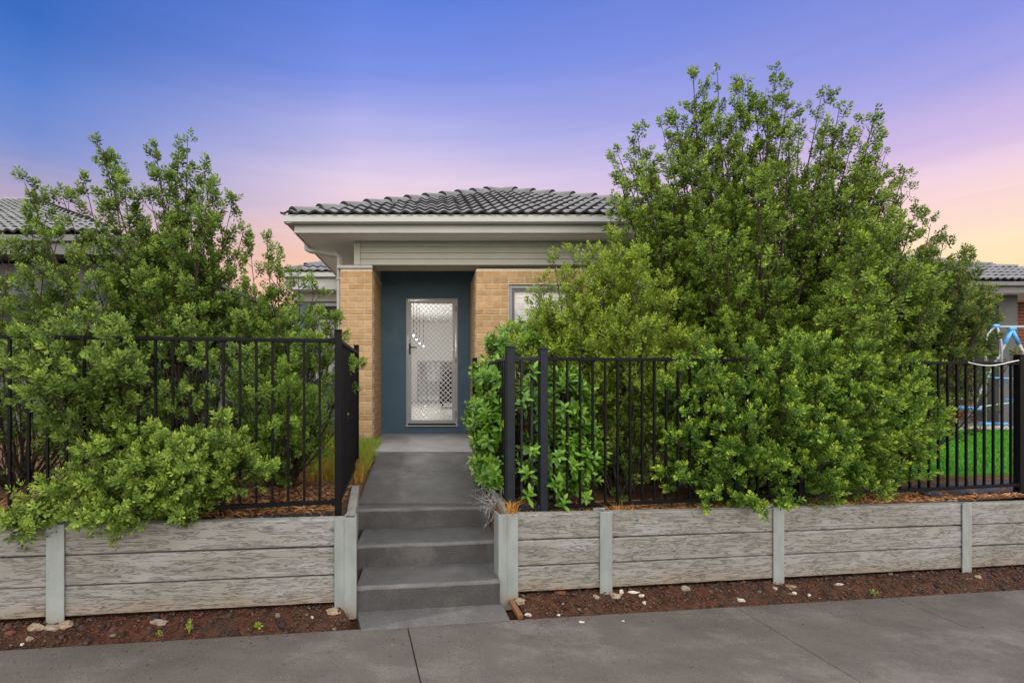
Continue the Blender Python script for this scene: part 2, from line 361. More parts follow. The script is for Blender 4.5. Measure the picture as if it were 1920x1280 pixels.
MT['leaf_dark'] = leaf_material('dark_leaves', (.024, .055, .010), (.090, .150, .022), (.26, .25, .05), .5, .28, .2)
MT['leaf_low'] = leaf_material('low_front_leaves', (.022, .058, .010), (.090, .180, .020), (.36, .48, .05), .5, .2, .2)
MT['broad'] = leaf_material('glossy_broad_leaves', (.030, .090, .010), (.10, .23, .018), (.25, .40, .045), .32, .22, .35)
MT['red_leaf'] = leaf_material('red_leaves', (.20, .03, .02), (.28, .05, .03), (.35, .09, .04), .4, .2)
MT['grass'] = leaf_material('grass_blades', (.42, .20, .05), (.26, .28, .04), (.17, .30, .03), .6, .3, .1)
MT['turf'] = leaf_material('turf_blades', (.03, .14, .008), (.05, .22, .012), (.085, .31, .02), .6, .25, .1)
MT['straw'] = tint_material('straw_mulch', ((0, (.34, .15, .05)), (.25, (.24, .09, .03)), (.5, (.42, .24, .10)), (.75, (.10, .045, .02))))
MT['mulch'] = tint_material('mulch_chips', ((0, (.018, .015, .014)), (.22, (.045, .022, .013)), (.45, (.075, .030, .015)), (.68, (.10, .065, .04)), (.82, (.085, .012, .010)), (.9, (.06, .010, .009)), (.965, (.20, .16, .12))))
MT['clod'] = tint_material('earth_clods', ((0, (.016, .012, .010)), (.35, (.034, .018, .011)), (.7, (.055, .024, .013)), (.93, (.10, .085, .06))), .95)
MT['fragment'] = material('dull_brick', (.085, .032, .02), (.13, .045, .026), 12, .9, .2)
MT['blackchip'] = tint_material('black_chips', ((0, (.010, .010, .011)), (.5, (.022, .022, .024)), (.85, (.05, .045, .04))), .6)
MT['twig'] = material('dead_twigs', (.26, .25, .25), (.36, .35, .34), 20, .9, .2)

# ------------------------------------------------------------------ the lie of the land
def wtop(x): return .70 - .028 * x                    # top of the retaining walls
def wy(x): return 3.55 + .18 * x                      # front face of the walls, in plan
def fy(x): return 3.715 + .18 * x                     # fence line
def foot_z(x): return -.015 - .033 * x                # footpath falls to the right
def foot_y(x): return 3.38 + .18 * x                  # back edge of the footpath
def sstep(a, b, t):
    t = np.clip((t - a) / (b - a), 0, 1); return t * t * (3 - 2 * t)
def gz(x, y):                                         # garden level behind the walls
    front = .645 - .024 * np.clip(x, -5, 3.5)
    back = .79 - .22 * sstep(2.2, 4.5, x)
    return front + (back - front) * sstep(4.4, 6.2, y)
def path_z(y): return .56 + .1625 * (np.clip(y, 4.28, 5.88) - 4.28)

def build_ground():
    o = obj('ground', mesh('ground', [(-600, -400, -1), (600, -400, -1), (600, 900, -1), (-600, 900, -1)], [(0, 1, 2, 3)], MT['ground'])); tag(o, kind='structure')
    # garden sheet behind the walls
    xs = np.unique(np.round(np.concatenate([np.arange(-40, -6, 2.), np.arange(-6, -1, .2), np.arange(-1, 1, .04), np.arange(1, 8, .2), np.arange(8, 41, 2.)]), 3))
    ts = np.unique(np.round(np.concatenate([np.arange(0, 3.4, .1), np.arange(3.4, 12, .6), np.arange(12, 70, 6.)]), 3))
    X, T = np.meshgrid(xs, ts); Y = 3.63 + .18 * X + T
    rng = np.random.default_rng(3)
    Z = gz(X, Y) + rng.normal(0, .006, X.shape) * (T > .05)
    cor = (X > -.66 - .1 * (Y < 4.4)) & (X < .50) & (Y < 8.2)
    cor = (X > np.interp(Y, [3.4, 4.3, 4.4], [-.56, -.70, -.70])) & (X < .50) & (Y < 7.9)
    Z[cor] = -.3
    nx, ny = len(xs), len(ts); V = np.stack([X, Y, Z], -1).reshape(-1, 3)
    I = np.arange(nx * ny).reshape(ny, nx)
    Q = np.stack([I[:-1, :-1], I[:-1, 1:], I[1:, 1:], I[1:, :-1]], -1).reshape(-1, 4)
    o = obj('garden_ground', quadmesh('garden_ground', V, Q, MT['garden'], smooth=True)); tag(o, kind='structure')
    # soil strip between footpath and wall
    xs = np.arange(-9, 11, .05); vs = np.linspace(0, 1, 9)
    X, Vv = np.meshgrid(xs, vs); Y = foot_y(X) - .03 + (.03 + .26) * Vv
    Z = foot_z(X) - .03 + (.115 + .005 * X) * np.clip(Vv * 1.5, 0, 1) + rng.normal(0, .006, X.shape)
    Z[(X > -.62) & (X < .62) & (Vv > -1)] -= .10
    nx, ny = len(xs), len(vs); V = np.stack([X, Y, Z], -1).reshape(-1, 3); I = np.arange(nx * ny).reshape(ny, nx)
    Q = np.stack([I[:-1, :-1], I[:-1, 1:], I[1:, 1:], I[1:, :-1]], -1).reshape(-1, 4)
    o = obj('soil_strip', quadmesh('soil_strip', V, Q, MT['soil'], smooth=True)); tag(o, kind='structure')
build_ground()

def build_footpath():
    root = obj('footpath', mesh('footpath', [(-14, -1.2, foot_z(-14) - .12), (16, -1.2, foot_z(16) - .12), (16, foot_y(16) - .01, foot_z(16) - .12), (-14, foot_y(-14) - .01, foot_z(-14) - .12)], [(0, 1, 2, 3)], MT['steps'])); tag(root, kind='structure')
    # joints run across the path, perpendicular to the wall
    def joint(px, py):                                # pixel on the path's back edge -> X there
        u = (px - CX) / F; return u * 3.38 / (1 - .18 * u)
    js = [-13.5, -8.2, -4.9, -2.6 + .0, joint(764, 1175), joint(1380, 1137), 4.65, 7.2, 10, 15.5]
    js = [-13.5, -8.0, -3.55, joint(764, 1175), joint(1378, 1137), 3.9, 6.4, 9, 15.5]
    g = .003
    for a, b in zip(js[:-1], js[1:]):
        v = []
        for z in (-.11, 0):
            for (x, t) in ((a + g, 0), (b - g, 0), (b - g, -4.6), (a + g, -4.6)):
                # along-wall direction (1,.18), across direction (.18,-1)
                X = x - .18 * t * 1.0; Y = foot_y(x) + t
                v.append((X, Y, foot_z(X) + z))
        o = obj('slab', mesh('slab', v, [(0, 1, 2, 3), (7, 6, 5, 4), (0, 4, 5, 1), (1, 5, 6, 2), (2, 6, 7, 3), (3, 7, 4, 0)], MT['footpath']), root)
        bevel(o, .006, 2)
build_footpath()

def build_bounce_road():  # unseen sheet behind the camera, added pale to bounce light onto the soffit
    v = [(-60, -14, foot_z(0) - .25), (60, -14, foot_z(0) - .25), (60, -1.6, foot_z(0) - .25), (-60, -1.6, foot_z(0) - .25)]
    tag(obj('road', mesh('road', v, [(0, 1, 2, 3)], MT['road'])), kind='structure')
build_bounce_road()

# ------------------------------------------------------------------ steps, path, porch
def build_steps():
    root = empty('entry_steps', (0, 3.6, .03), 'dark grey painted concrete steps climbing between the two retaining walls', 'steps')
    rng = random.Random(5)
    # (front-left xy, front-right xy, back y, top z)
    H = 1.72
    fr = [((-.565, 3.445), (.485, 3.575)), ((-.625, 3.81), (.50, 3.935)), ((-.70, 4.235), (.50, 4.325))]
    rise = .1725; z0 = .04
    for k, (a, b) in enumerate(fr):
        top = z0 + rise * (k + 1); back = 4.75
        n = 14; v = []; xs = np.linspace(0, 1, n)
        prof = [(0, -.25), (0, top - .022), (.004, top - .009), (.014, top - .001), (.03, top), (back, top)]
        for i, t in enumerate(xs):
            x = a[0] + (b[0] - a[0]) * t; y = a[1] + (b[1] - a[1]) * t
            dx = rng.uniform(-.004, .004); dz = rng.uniform(-.003, .003)
            for j, (o_, z) in enumerate(prof):
                yy = back if j == 5 else y + o_ + (dx if j else 0)
                v.append((x, yy, z + (dz if 1 <= j <= 4 else 0)))
        m = len(prof)
        f = [(i * m + j, (i + 1) * m + j, (i + 1) * m + j + 1, i * m + j + 1) for i in range(n - 1) for j in range(m - 1)]
        f += [tuple(range(m - 1, -1, -1)), tuple((n - 1) * m + j for j in range(m))]
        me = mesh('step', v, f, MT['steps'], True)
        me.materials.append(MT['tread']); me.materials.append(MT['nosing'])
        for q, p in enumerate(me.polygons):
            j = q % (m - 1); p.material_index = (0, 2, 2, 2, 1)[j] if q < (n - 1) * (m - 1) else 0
        obj('step', me, root)
    # bottom landing meeting the footpath
    v = [(-.50, 3.262, foot_z(-.5) + .006), (.545, 3.455, foot_z(.5) + .010), (.50, 3.60, .042), (-.565, 3.47, .042)]
    v += [(x, y, -.3) for x, y, z in v]
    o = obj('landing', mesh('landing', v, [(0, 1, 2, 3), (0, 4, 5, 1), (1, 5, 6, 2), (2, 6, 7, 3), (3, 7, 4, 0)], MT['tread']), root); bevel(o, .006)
build_steps()

def build_path():
    root = obj('path', mesh('path', boxv(-.66, .44, 4.6, 7.0, -.4, .30), BOXF, MT['steps'])); tag(root, kind='structure')
    def slab(y0, y1, xl0, xl1, xr0, xr1, m):
        n = 8; v = []
        for i in range(n):
            t = i / (n - 1); y = y0 + (y1 - y0) * t
            xl = xl0 + (xl1 - xl0) * t; xr = xr0 + (xr1 - xr0) * t
            v += [(xl, y, path_z(y) - .3), (xl, y, path_z(y)), (xr, y, path_z(y)), (xr, y, path_z(y) - .3)]
        f = [(i * 4 + j, i * 4 + j + 1, i * 4 + 4 + j + 1, i * 4 + 4 + j) for i in range(n - 1) for j in range(3)]
        f += [(0, 3, 2, 1), ((n - 1) * 4, (n - 1) * 4 + 1, (n - 1) * 4 + 2, (n - 1) * 4 + 3)]
        o = obj('slab', mesh('slab', v, f, m), root); bevel(o, .005); return o
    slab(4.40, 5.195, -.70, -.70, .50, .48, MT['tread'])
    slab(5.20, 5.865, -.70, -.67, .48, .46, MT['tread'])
    p = box('porch_slab', (-.845, .60, 5.872, 7.755, .3, .822), MT['porch'], root, .006)
    # the wider slab under the porch only starts at the pillars
build_path()

# ------------------------------------------------------------------ retaining walls
ANG = math.atan(.18); PITCH = math.atan(.028 / math.sqrt(1 + .18 ** 2))
def wallM(x, z, back=0.0):                            # frame on the wall face: x along, y into the bank
    return Matrix.Translation((x - back * math.sin(ANG), wy(x) + back * math.cos(ANG), z)) @ Matrix.Rotation(ANG, 4, 'Z')
def hbeam(w, h, fl=.010, depth=.10):
    b = MB(); b.box(-w / 2, w / 2, -.016, -.006, 0, h); b.box(-.005, .005, -.006, depth - .006, 0, h); b.box(-w / 2, w / 2, depth - .006, depth + .004, 0, h)
    return b
def lump(name, mat, parent, loc, s, seed, squash=.6):
    rng = random.Random(seed); bm = bmesh.new(); bmesh.ops.create_icosphere(bm, subdivisions=2, radius=1)
    for v in bm.verts:
        k = rng.uniform(.62, 1.18); v.co = Vector((v.co.x * k * s[0], v.co.y * k * s[1], v.co.z * k * s[2]))
    me = bpy.data.meshes.new(name); bm.to_mesh(me); bm.free(); me.materials.append(mat)
    return obj(name, me, parent, Matrix.Translation(loc))

def build_wall(name, xs, label, endpost, seed):
    rng = random.Random(seed)
    root = empty(name, (xs[0], wy(xs[0]), .05), label, 'retaining wall', 'concrete sleeper retaining walls either side of the steps')
    for i, x in enumerate(xs):
        corner = (i == endpost)
        z0 = wtop(x) - .72; h = wtop(x) + .004 - z0
        if corner:
            w = .155; b = MB(); b.box(-w / 2, w / 2, -.020, -.008, 0, h); b.box(-w / 2 + .065, -w / 2 + .069, -.0225, -.020, 0, h)
            s = 1 if name and x < 0 else -1
            b.box(min(s * w / 2, s * w / 2 - s * .012), max(s * w / 2, s * w / 2 - s * .012), -.008, .10, 0, h)
            b.box(-.006, .006, -.008, .09, 0, h)
        else:
            b = hbeam(.105, h)
        o = b.build('post', MT['galv'], root, M=wallM(x, z0)); bevel(o, .002, 1)
        if not corner or True:
            for s in (-1, 1):
                if corner and ((s > 0) == (x < 0)): continue
                dx = s * rng.uniform(.075, .10)
                lump('concrete_footing', MT['footing'], root, (x + dx, wy(x + dx) - .035, foot_z(x) + .062), (rng.uniform(.04, .06), .035, .028), seed * 50 + i * 2 + s)
    for a, b in zip(xs[:-1], xs[1:]):
        L0 = (b - a) / math.cos(ANG) - .012; xm = (a + b) / 2
        me = None
        for k in range(3):
            hh = .192
            n = 26; v = []
            # slightly irregular arrises, real chamfered lip at every joint
            prof = [(.074, 0), (.010, 0), (0, .008), (0, hh - .008), (.010, hh), (.074, hh)]
            for q in range(n):
                t = -L0 / 2 + L0 * q / (n - 1)
                for (y, z) in prof:
                    v.append((t, y + (rng.uniform(-.0015, .0015) if y < .02 else 0), z + rng.uniform(-.0016, .0016)))
            m = len(prof)
            f = [(q * m + j, (q + 1) * m + j, (q + 1) * m + (j + 1) % m, q * m + (j + 1) % m) for q in range(n - 1) for j in range(m)]
            f += [tuple(range(m)), tuple((n - 1) * m + j for j in range(m - 1, -1, -1))]
            z = wtop(xm) - .2 * (k + 1) + rng.uniform(-.002, .002)
            M = wallM(xm, z, .0) @ Matrix.Rotation(PITCH, 4, 'Y') @ Matrix.Rotation(rng.uniform(-.0025, .0025), 4, 'Y')
            obj('sleeper', mesh('sleeper', v, [q[::-1] for q in f], MT['sleeper']), root, M)
    return root
WL = build_wall('retaining_wall', [-6.3, -4.35, -2.45, -.638], 'pale concrete sleeper retaining wall under the fence with the spilling shrub, bordering red mulch', 3, 11)
WR = build_wall('retaining_wall', [.555, 1.349, 2.91, 4.90, 6.9], 'concrete sleeper retaining wall below the glossy hedge and the largest shrub', 0, 12)

def return_wall(root, x0, y0, x1, y1, tops, name='return_sleeper'):
    d = Vector((x1 - x0, y1 - y0, 0)); L0 = d.length; a = math.atan2(d.y, d.x)
    for k in range(3):
        z1 = tops - .2 * k
        o = obj(name, mesh(name, boxv(0, L0, -.035, .035, z1 - .197, z1), BOXF, MT['sleeper']), root, Matrix.Translation((x0, y0, 0)) @ Matrix.Rotation(a, 4, 'Z')); bevel(o, .006)
return_wall(WL, -.618, 3.53, -.742, 4.5, .712)
return_wall(WR, .575, 3.76, .545, 4.9, .69)

# ------------------------------------------------------------------ fences
def bar(p0, p1, w, h, name, mat, parent, bev=.003):   # a rectangular tube between two points
    p0, p1 = Vector(p0), Vector(p1); d = p1 - p0; L0 = d.length
    a = math.atan2(d.y, d.x); e = math.atan2(d.z, math.hypot(d.x, d.y))
    M = Matrix.Translation(p0) @ Matrix.Rotation(a, 4, 'Z') @ Matrix.Rotation(-e, 4, 'Y')
    o = obj(name, mesh(name, boxv(0, L0, -w / 2, w / 2, -h / 2, h / 2), BOXF, mat), parent, M)
    return bevel(o, bev) if bev else o
PICK = {}
def picket(parent, x, y, z0, z1, ang, mat, w=.0165):
    k = (round(z1 - z0, 2), mat.name, w)
    if k not in PICK: PICK[k] = mesh('picket', boxv(-w / 2, w / 2, -w / 2, w / 2, 0, z1 - z0), BOXF, mat)
    return obj('picket', PICK[k], parent, Matrix.Translation((x, y, z0)) @ Matrix.Rotation(ang, 4, 'Z'))
def post(parent, x, y, z1, w, ang, mat, z0=None):
    z0 = float(gz(x, y)) - .1 if z0 is None else z0
    M = Matrix.Translation((x, y, 0)) @ Matrix.Rotation(ang, 4, 'Z')
    o = obj('post', mesh('post', boxv(-w / 2, w / 2, -w / 2, w / 2, z0, z1), BOXF, mat), parent, M); bevel(o, .004)
    c = w / 2 + .003
    cap = obj('cap', mesh('cap', boxv(-c, c, -c, c, z1 + .0005, z1 + .014), BOXF, mat), o, M); bevel(cap, .004)
    return o
def panel(parent, a, b, zt, zb, mat, spacing=.112, pw=.05, off=.5):
    (x0, y0), (x1, y1) = a, b; d = Vector((x1 - x0, y1 - y0)); L0 = d.length; u = d / L0; ang = math.atan2(d.y, d.x)
    s, e = pw / 2, L0 - pw / 2
    P = lambda t, z: (x0 + u.x * t, y0 + u.y * t, z)
    bar(P(s, zt), P(e, zt), .036, .027, 'top_rail', mat, parent)
    bar(P(s, zb), P(e, zb), .036, .027, 'bottom_rail', mat, parent)
    for (t0, zz) in ((s, zt), (e - .022, zt), (s, zb), (e - .022, zb)):
        bar(P(t0, zz), P(t0 + .022, zz), .046, .046, 'bracket', mat, parent, .004)
    n = int((L0 - pw) / spacing); t = s + (L0 - pw - (n - 1) * spacing) * off
    for k in range(n):
        q = P(t + k * spacing, 0); picket(parent, q[0], q[1], zb + .012, zt - .012, ang, mat)
def build_fences():
    fl = empty('steel_fence', (-.72, fy(-.72), .66), 'black steel picket fence overgrown by shrubs, its scuffed corner post beside the steps', 'fence', 'black picket fences on the retaining walls')
    m = MT['black']; ZT, ZB = 1.995, .795
    pts = [(-.72, fy(-.72)), (-3.08, fy(-3.08)), (-5.44, fy(-5.44))]
    for (x, y) in pts: post(fl, x, y, 2.065, .052, ANG, m)
    for a, b in zip(pts[:-1], pts[1:]): panel(fl, b, a, ZT, ZB, m)
    c = (-.855, 5.25); post(fl, c[0], c[1], 2.065, .05, 0, m)
    panel(fl, pts[0], c, ZT, ZB, m, .10)
    fr = empty('steel_fence', (.6, fy(.6), .6), 'charcoal steel picket fence with twin posts, running through the glossy hedge', 'fence', 'black picket fences on the retaining walls')
    mc = MT['charcoal']; ZT, ZB = 1.872, .675
    A = (.60, fy(.60)); B = (.873, fy(.873)); C = (.50, 6.0)
    post(fr, A[0], A[1], 1.958, .064, ANG, mc); post(fr, B[0], B[1], 1.945, .064, ANG, mc)
    panel(fr, A, B, ZT, ZB, mc, .085, .064)
    xs = [.873, 3.27, 5.79, 8.2]
    for x in xs[1:]: post(fr, x, fy(x), 1.935, .056, ANG, m)
    for i, (a, b) in enumerate(zip(xs[:-1], xs[1:])): panel(fr, (a, fy(a)), (b, fy(b)), ZT - .01 * i, ZB - .012 * i, m, .112, .06)
    post(fr, C[0], C[1], 1.955, .06, 0, m); panel(fr, A, C, ZT, ZB + .03, m, .11, .06)
build_fences()

# ------------------------------------------------------------------ the house
def brick_mesh(lx, ly, h, mat, name='brick'):
    c = .004
    o = mesh(name, boxv(0, lx, 0, ly, 0, h), BOXF, mat)
    bm = bmesh.new(); bm.from_mesh(o); bmesh.ops.bevel(bm, geom=[e for e in bm.edges], offset=c, segments=1, affect='EDGES'); bm.to_mesh(o); bm.free(); return o
def tile_mesh(name, mat, wdt=.326, length=.40, waves=2, amp=.031, thick=.028, seg=6):
    """one interlocking roof tile lying on its slope: x across, y up the slope, z off the slope; the front lip hangs proud"""
    n = waves * seg + 1; v = []
    for i in range(n):
        t = i / (n - 1); x = wdt * t; w = amp * (.5 - .5 * math.cos(2 * math.pi * waves * t))
        v += [(x, 0, .012 + w - .0), (x, 0, .012 + w + thick), (x, length, -.016 + w + thick)]
    f = []
    for i in range(n - 1):
        a = 3 * i; f += [(a, a + 3, a + 4, a + 1), (a + 1, a + 4, a + 5, a + 2)]
    me = mesh(name, v, f, mat); 
    me.materials.append(MT['lip'])
    for p in me.polygons:
        p.use_smooth = (p.index % 2 == 1); p.material_index = 1 - p.index % 2
    return me
def clip_mesh(me, planes, name):
    """cut a copy of a tile along planes given in its own space (keeps the side the normal points away from)"""
    bm = bmesh.new(); bm.from_mesh(me)
    for co, no in planes:
        g = bm.verts[:] + bm.edges[:] + bm.faces[:]
        bmesh.ops.bisect_plane(bm, geom=g, plane_co=co, plane_no=no, clear_outer=True, dist=1e-5)
    if not bm.faces: bm.free(); return None
    out = bpy.data.meshes.new(name); bm.to_mesh(out); bm.free()
    for m in me.materials: out.materials.append(m)
    return out
TR = random.Random(99)
def tile_slope(parent, e0, e1, pitch, a_left, a_right, rise_len, proto, gauge=.345, keep=None, cap=None):
    """tiles on a slope whose eave runs e0->e1 (facing -y); hips at 45 deg in plan where a_left / a_right"""
    e0, e1 = Vector(e0), Vector(e1); L0 = (e1 - e0).length
    cp, sp = math.cos(pitch), math.sin(pitch)
    base = Matrix.Translation(e0) @ Matrix.Rotation(pitch, 4, 'X')
    rows = int(rise_len / gauge) + 1; w = .326
    for r_ in range(rows):
        s = r_ * gauge - .04; inset = s * cp
        lo = inset if a_left else 0; hi = L0 - inset if a_right else L0
        top_in = (s + .40) * cp
        c0 = int(math.floor((lo - .05) / w)); c1 = int(math.ceil((hi + .05) / w))
        for c in range(c0, c1):
            x = c * w
            if keep and not keep(base @ Vector((x + w / 2, s + .2, 0))): continue
            lo2 = lo; hi2 = hi
            if x > hi or x + w < lo: continue
            M = base @ Matrix.Translation((x, s + TR.uniform(-.006, .006), TR.uniform(0, .006))) @ Matrix.Rotation(TR.uniform(-.012, .012), 4, 'X') @ Matrix.Rotation(TR.uniform(-.008, .008), 4, 'Y')
            me = proto
            pl = []
            if a_left and x < top_in + .01: pl.append(((lo - x, 0, 0), Vector((-1, cp, 0)).normalized()))
            if a_right and x + w > L0 - top_in - .01: pl.append(((hi - x, 0, 0), Vector((1, cp, 0)).normalized()))
            if pl:
                me = clip_mesh(proto, pl, 'roof_tile')
                if me is None: continue
            obj('roof_tile', me, parent, M)
def hip_caps(parent, p0, p1, mat, n, name='hip_cap', w=.112, lift=.025, face=1):
    """overlapping angular caps up a hip from p0 (eave) to p1"""
    p0, p1 = Vector(p0), Vector(p1); d = p1 - p0; L0 = d.length / n; t = d.normalized()
    side = t.cross(Vector((0, 0, 1))).normalized(); up = side.cross(t).normalized()
    if up.z < 0: up = -up
    M0 = Matrix((side, t, up)).transposed().to_4x4()
    prof = [(-w, -.085), (-w * .97, -.02), (-w * .5, .028), (-w * .15, .040), (w * .15, .040), (w * .5, .028), (w * .97, -.02), (w, -.085)]
    v = []; m = len(prof)
    for (y, dz, k) in ((0, .034, 1.04), (0, .004, .94), (L0 * 1.10, -.006, .94)):
        v += [(a * k, y, b * k + dz) for a, b in prof]
    f = [(j + 1, j, m + j, m + j + 1) for j in range(m - 1)] + [(j, j + 1, 2 * m + j + 1, 2 * m + j) for j in range(m - 1)]
    me = mesh(name, v, f, mat)
    me.materials.append(MT['lip'])
    for p in me.polygons: p.use_smooth = p.index >= m - 1; p.material_index = 0 if p.index >= m - 1 else 1
    for k in range(n):
        obj(name, me, parent, Matrix.Translation(p0 + t * (L0 * k) + Vector((0, 0, lift))) @ M0)

S = 136 / F                                            # scale at the pillar plane
PY = 6.62                                              # pillar and front wall plane
DY = 7.76                                              # door wall plane
def build_house():
    H = empty('house', (1.2, PY, .8), 'single storey tan brick house with dark tiled hip roof and teal entry recess', 'house')
    # ---- walls and bricks
    bl, bh, j = .215, .076, .010
    bm_ = brick_mesh(bl, .05, bh, MT['brick']); half = brick_mesh(.1025, .05, bh, MT['brick'])
    def brick_face(parent, x0, n_half, z0, courses, y, skip=None):
        for c in range(courses):
            z = z0 + c * (bh + j); i = 0; first = c % 2 == 1
            while i < n_half:
                take = 1 if (i == 0 and first) or i == n_half - 1 else 2
                x = x0 + i * .1125; xw = x + (.1025 if take == 1 else bl)
                me = bm_ if take == 2 else half
                if skip and z + bh > skip[2] and z < skip[3]:
                    if x >= skip[0] - .012 and xw <= skip[1] + .012: me = None
                    elif x < skip[0] - .012 < xw: me = brick_mesh(skip[0] - .012 - x, .05, bh, MT['brick']) if skip[0] - .012 - x > .02 else None
                    elif x < skip[1] + .012 < xw: me = brick_mesh(xw - skip[1] - .012, .05, bh, MT['brick']) if xw - skip[1] - .012 > .02 else None; x = skip[1] + .012
                if me: obj('brick', me, parent, Matrix.Translation((x, y, z)))
                i += take
    pil = box('brick_pillar', (-1.300, -.864, PY + .008, DY - .004, .70, 3.222), MT['mortar'], H)
    brick_face(pil, -1.303, 4, .79, 28, PY)
    mb = MB()
    for c in range(28):                                # the return into the porch, seen edge-on
        z = .79 + c * (bh + j); y = PY + .225 - (.11 if c % 2 else 0)
        while y < DY - .02:
            mb.box(-.87, -.859, y, min(y + bl, DY - .006), z, z + bh); y += bl + j
    tag(mb.build('return_bricks', MT['brick'], pil), kind='stuff')
    wl = MB(); X0, X1 = .576, 4.0
    wx0, wx1, wz0, wz1 = 1.03, 1.93, 1.80, 3.005
    for b in ((X0, wx0 - .004, PY + .008, PY + .2, .6, 3.222), (wx0 - .004, wx1 + .004, PY + .008, PY + .2, wz1 + .004, 3.222), (wx0 - .004, wx1 + .004, PY + .008, PY + .2, .6, wz0 - .004), (wx1 + .004, X1, PY + .008, PY + .2, .6, 3.222), (X0, X0 + .2, PY + .2, DY - .004, .6, 3.222)): wl.box(*b)
    wall = wl.build('brick_wall', MT['mortar'], H)
    skip = (wx0, wx1, wz0 - .05, wz1)
    brick_face(wall, X0 - .003, 14, .79, 28, PY, skip)
    mb = MB()
    for c in range(28):
        z = .79 + c * (bh + j); y = PY + .225 - (.11 if c % 2 else 0)
        while y < DY - .02:
            mb.box(X0 - .005, X0 + .006, y, min(y + bl, DY - .006), z, z + bh); y += bl + j
    tag(mb.build('return_bricks', MT['brick'], wall), kind='stuff')
    # ---- window
    wn = MB(); fw = .045
    wn.box(wx0, wx1, PY + .045, PY + .10, wz1 - fw, wz1); wn.box(wx0, wx1, PY + .045, PY + .10, wz0, wz0 + fw)
    wn.box(wx0, wx0 + fw, PY + .045, PY + .10, wz0 + fw, wz1 - fw); wn.box(wx1 - fw, wx1, PY + .045, PY + .10, wz0 + fw, wz1 - fw)
    win = wn.build('window', MT['wframe'], H); bevel(win, .004)
    sa = MB(); a, b, c, d = wx0 + fw + .002, wx1 - fw - .002, wz0 + fw + .002, wz1 - fw - .002; k = .035
    for q in ((a, b, d - k, d), (a, b, c, c + k), (a, a + k, c + k, d - k), (b - k, b, c + k, d - k), ((a + b) / 2 - k / 2, (a + b) / 2 + k / 2, c + k, d - k)): sa.box(q[0], q[1], PY + .062, PY + .095, q[2], q[3])
    bevel(sa.build('sash', MT['charcoal_trim'], win), .003)
    box('pane', (a + k, b - k, PY + .078, PY + .082, c + k, d - k), MT['glass'], win)
    bl_ = MB()
    for q in range(14):
        z = c + .01 + q * .082; bl_.box(a, b, PY + .120, PY + .124, z, min(z + .079, d))
    bl_.build('blind', MT['blind'], win)
    box('sill', (wx0 - .02, wx1 + .02, PY - .02, PY + .12, wz0 - .05, wz0 - .004), MT['wframe'], win)
    # ---- teal entry wall round the door opening
    dx0, dx1, dz0, dz1 = -.462, .372, .950, 3.002
    tw = MB(); y0, y1 = DY, DY + .14
    tw.box(-.96, dx0, y0, y1, .6, 3.62); tw.box(dx1, .72, y0, y1, .6, 3.62); tw.box(dx0, dx1, y0, y1, dz1, 3.62); tw.box(dx0, dx1, y0, y1, .6, dz0)
    tw.build('entry_wall', MT['teal'], H)
    # ---- security door
    dr = MB(); k = .028
    dr.box(dx0 + .001, dx0 + k, DY - .012, DY + .09, dz0 + .001, dz1 - .001); dr.box(dx1 - k, dx1 - .001, DY - .012, DY + .09, dz0 + .001, dz1 - .001); dr.box(dx0 + k, dx1 - k, DY - .012, DY + .09, dz1 - k, dz1 - .001)
    door = dr.build('security_door', MT['doorframe'], H); bevel(door, .004)
    lf = MB(); a, b, c, d = dx0 + k + .004, dx1 - k - .004, dz0 + .036, dz1 - k - .004; q = .052
    lf.box(a, a + q, DY + .004, DY + .034, c, d); lf.box(b - q, b, DY + .004, DY + .034, c, d); lf.box(a + q, b - q, DY + .004, DY + .034, d - q, d); lf.box(a + q, b - q, DY + .004, DY + .034, c, c + q)
    bevel(lf.build('leaf_frame', MT['doorframe'], door), .004)
    box('sweep', (a, b, DY + .002, DY + .03, dz0 + .006, c - .003), MT['dark'], door)
    box('threshold', (dx0 - .01, dx1 + .01, DY - .03, DY + .12, dz0 - .016, dz0 + .004), MT['doorframe'], door, .004)
    # diamond grille: two layers of slim wavy straps
    ga, gb, gc, gd = a + q, b - q, c + q, d - q; pw, ph = .0795, .0800
    g = MB(); r_ = .0042
    def strap(P, Q, y):
        v = []; d_ = Vector((Q[0] - P[0], 0, Q[1] - P[1])); L0 = d_.length
        if L0 < .01: return
        nn = Vector((-d_.z, 0, d_.x)) / L0 * r_
        for p in (P, Q):
            for sg, yy in ((-1, y), (1, y), (1, y + .004), (-1, y + .004)): v.append((p[0] + sg * nn.x, yy, p[1] + sg * nn.z))
        g.add(v, [(0, 1, 5, 4), (1, 2, 6, 5), (2, 3, 7, 6), (3, 0, 4, 7)])
    sl = ph / pw
    for s, y in ((1, DY + .014), (-1, DY + .0185)):
        k_ = -60
        while k_ < 60:
            xs_ = ga + k_ * pw                                   # line through (xs_, gc) with slope s*sl, clipped to the frame
            pts = []
            P = [xs_, gc]; 
            t0, t1 = -1e9, 1e9
            # param x: z = gc + s*sl*(x-xs_)
            xa, xb = sorted((xs_, xs_ + (gd - gc) / (s * sl)))
            xa, xb = max(xa, ga), min(xb, gb)
            if xb - xa > .004: strap((xa, gc + s * sl * (xa - xs_)), (xb, gc + s * sl * (xb - xs_)), y)
            k_ += 1
    tag(g.build('grille', MT['grille'], door), 'white diamond grille across the security door')
    hd = MB(); hx, hz = dx0 + k + .032, 2.20; hd.box(hx - .014, hx + .014, DY - .008, DY + .004, hz - .10, hz + .07)
    hd.tube([(hx, DY - .008, hz + .01), (hx, DY - .045, hz + .01), (hx + .02, DY - .052, hz + .01), (hx + .115, DY - .05, hz + .008)], .010, 8)
    bevel(hd.build('handle', MT['handle'], door), .003)
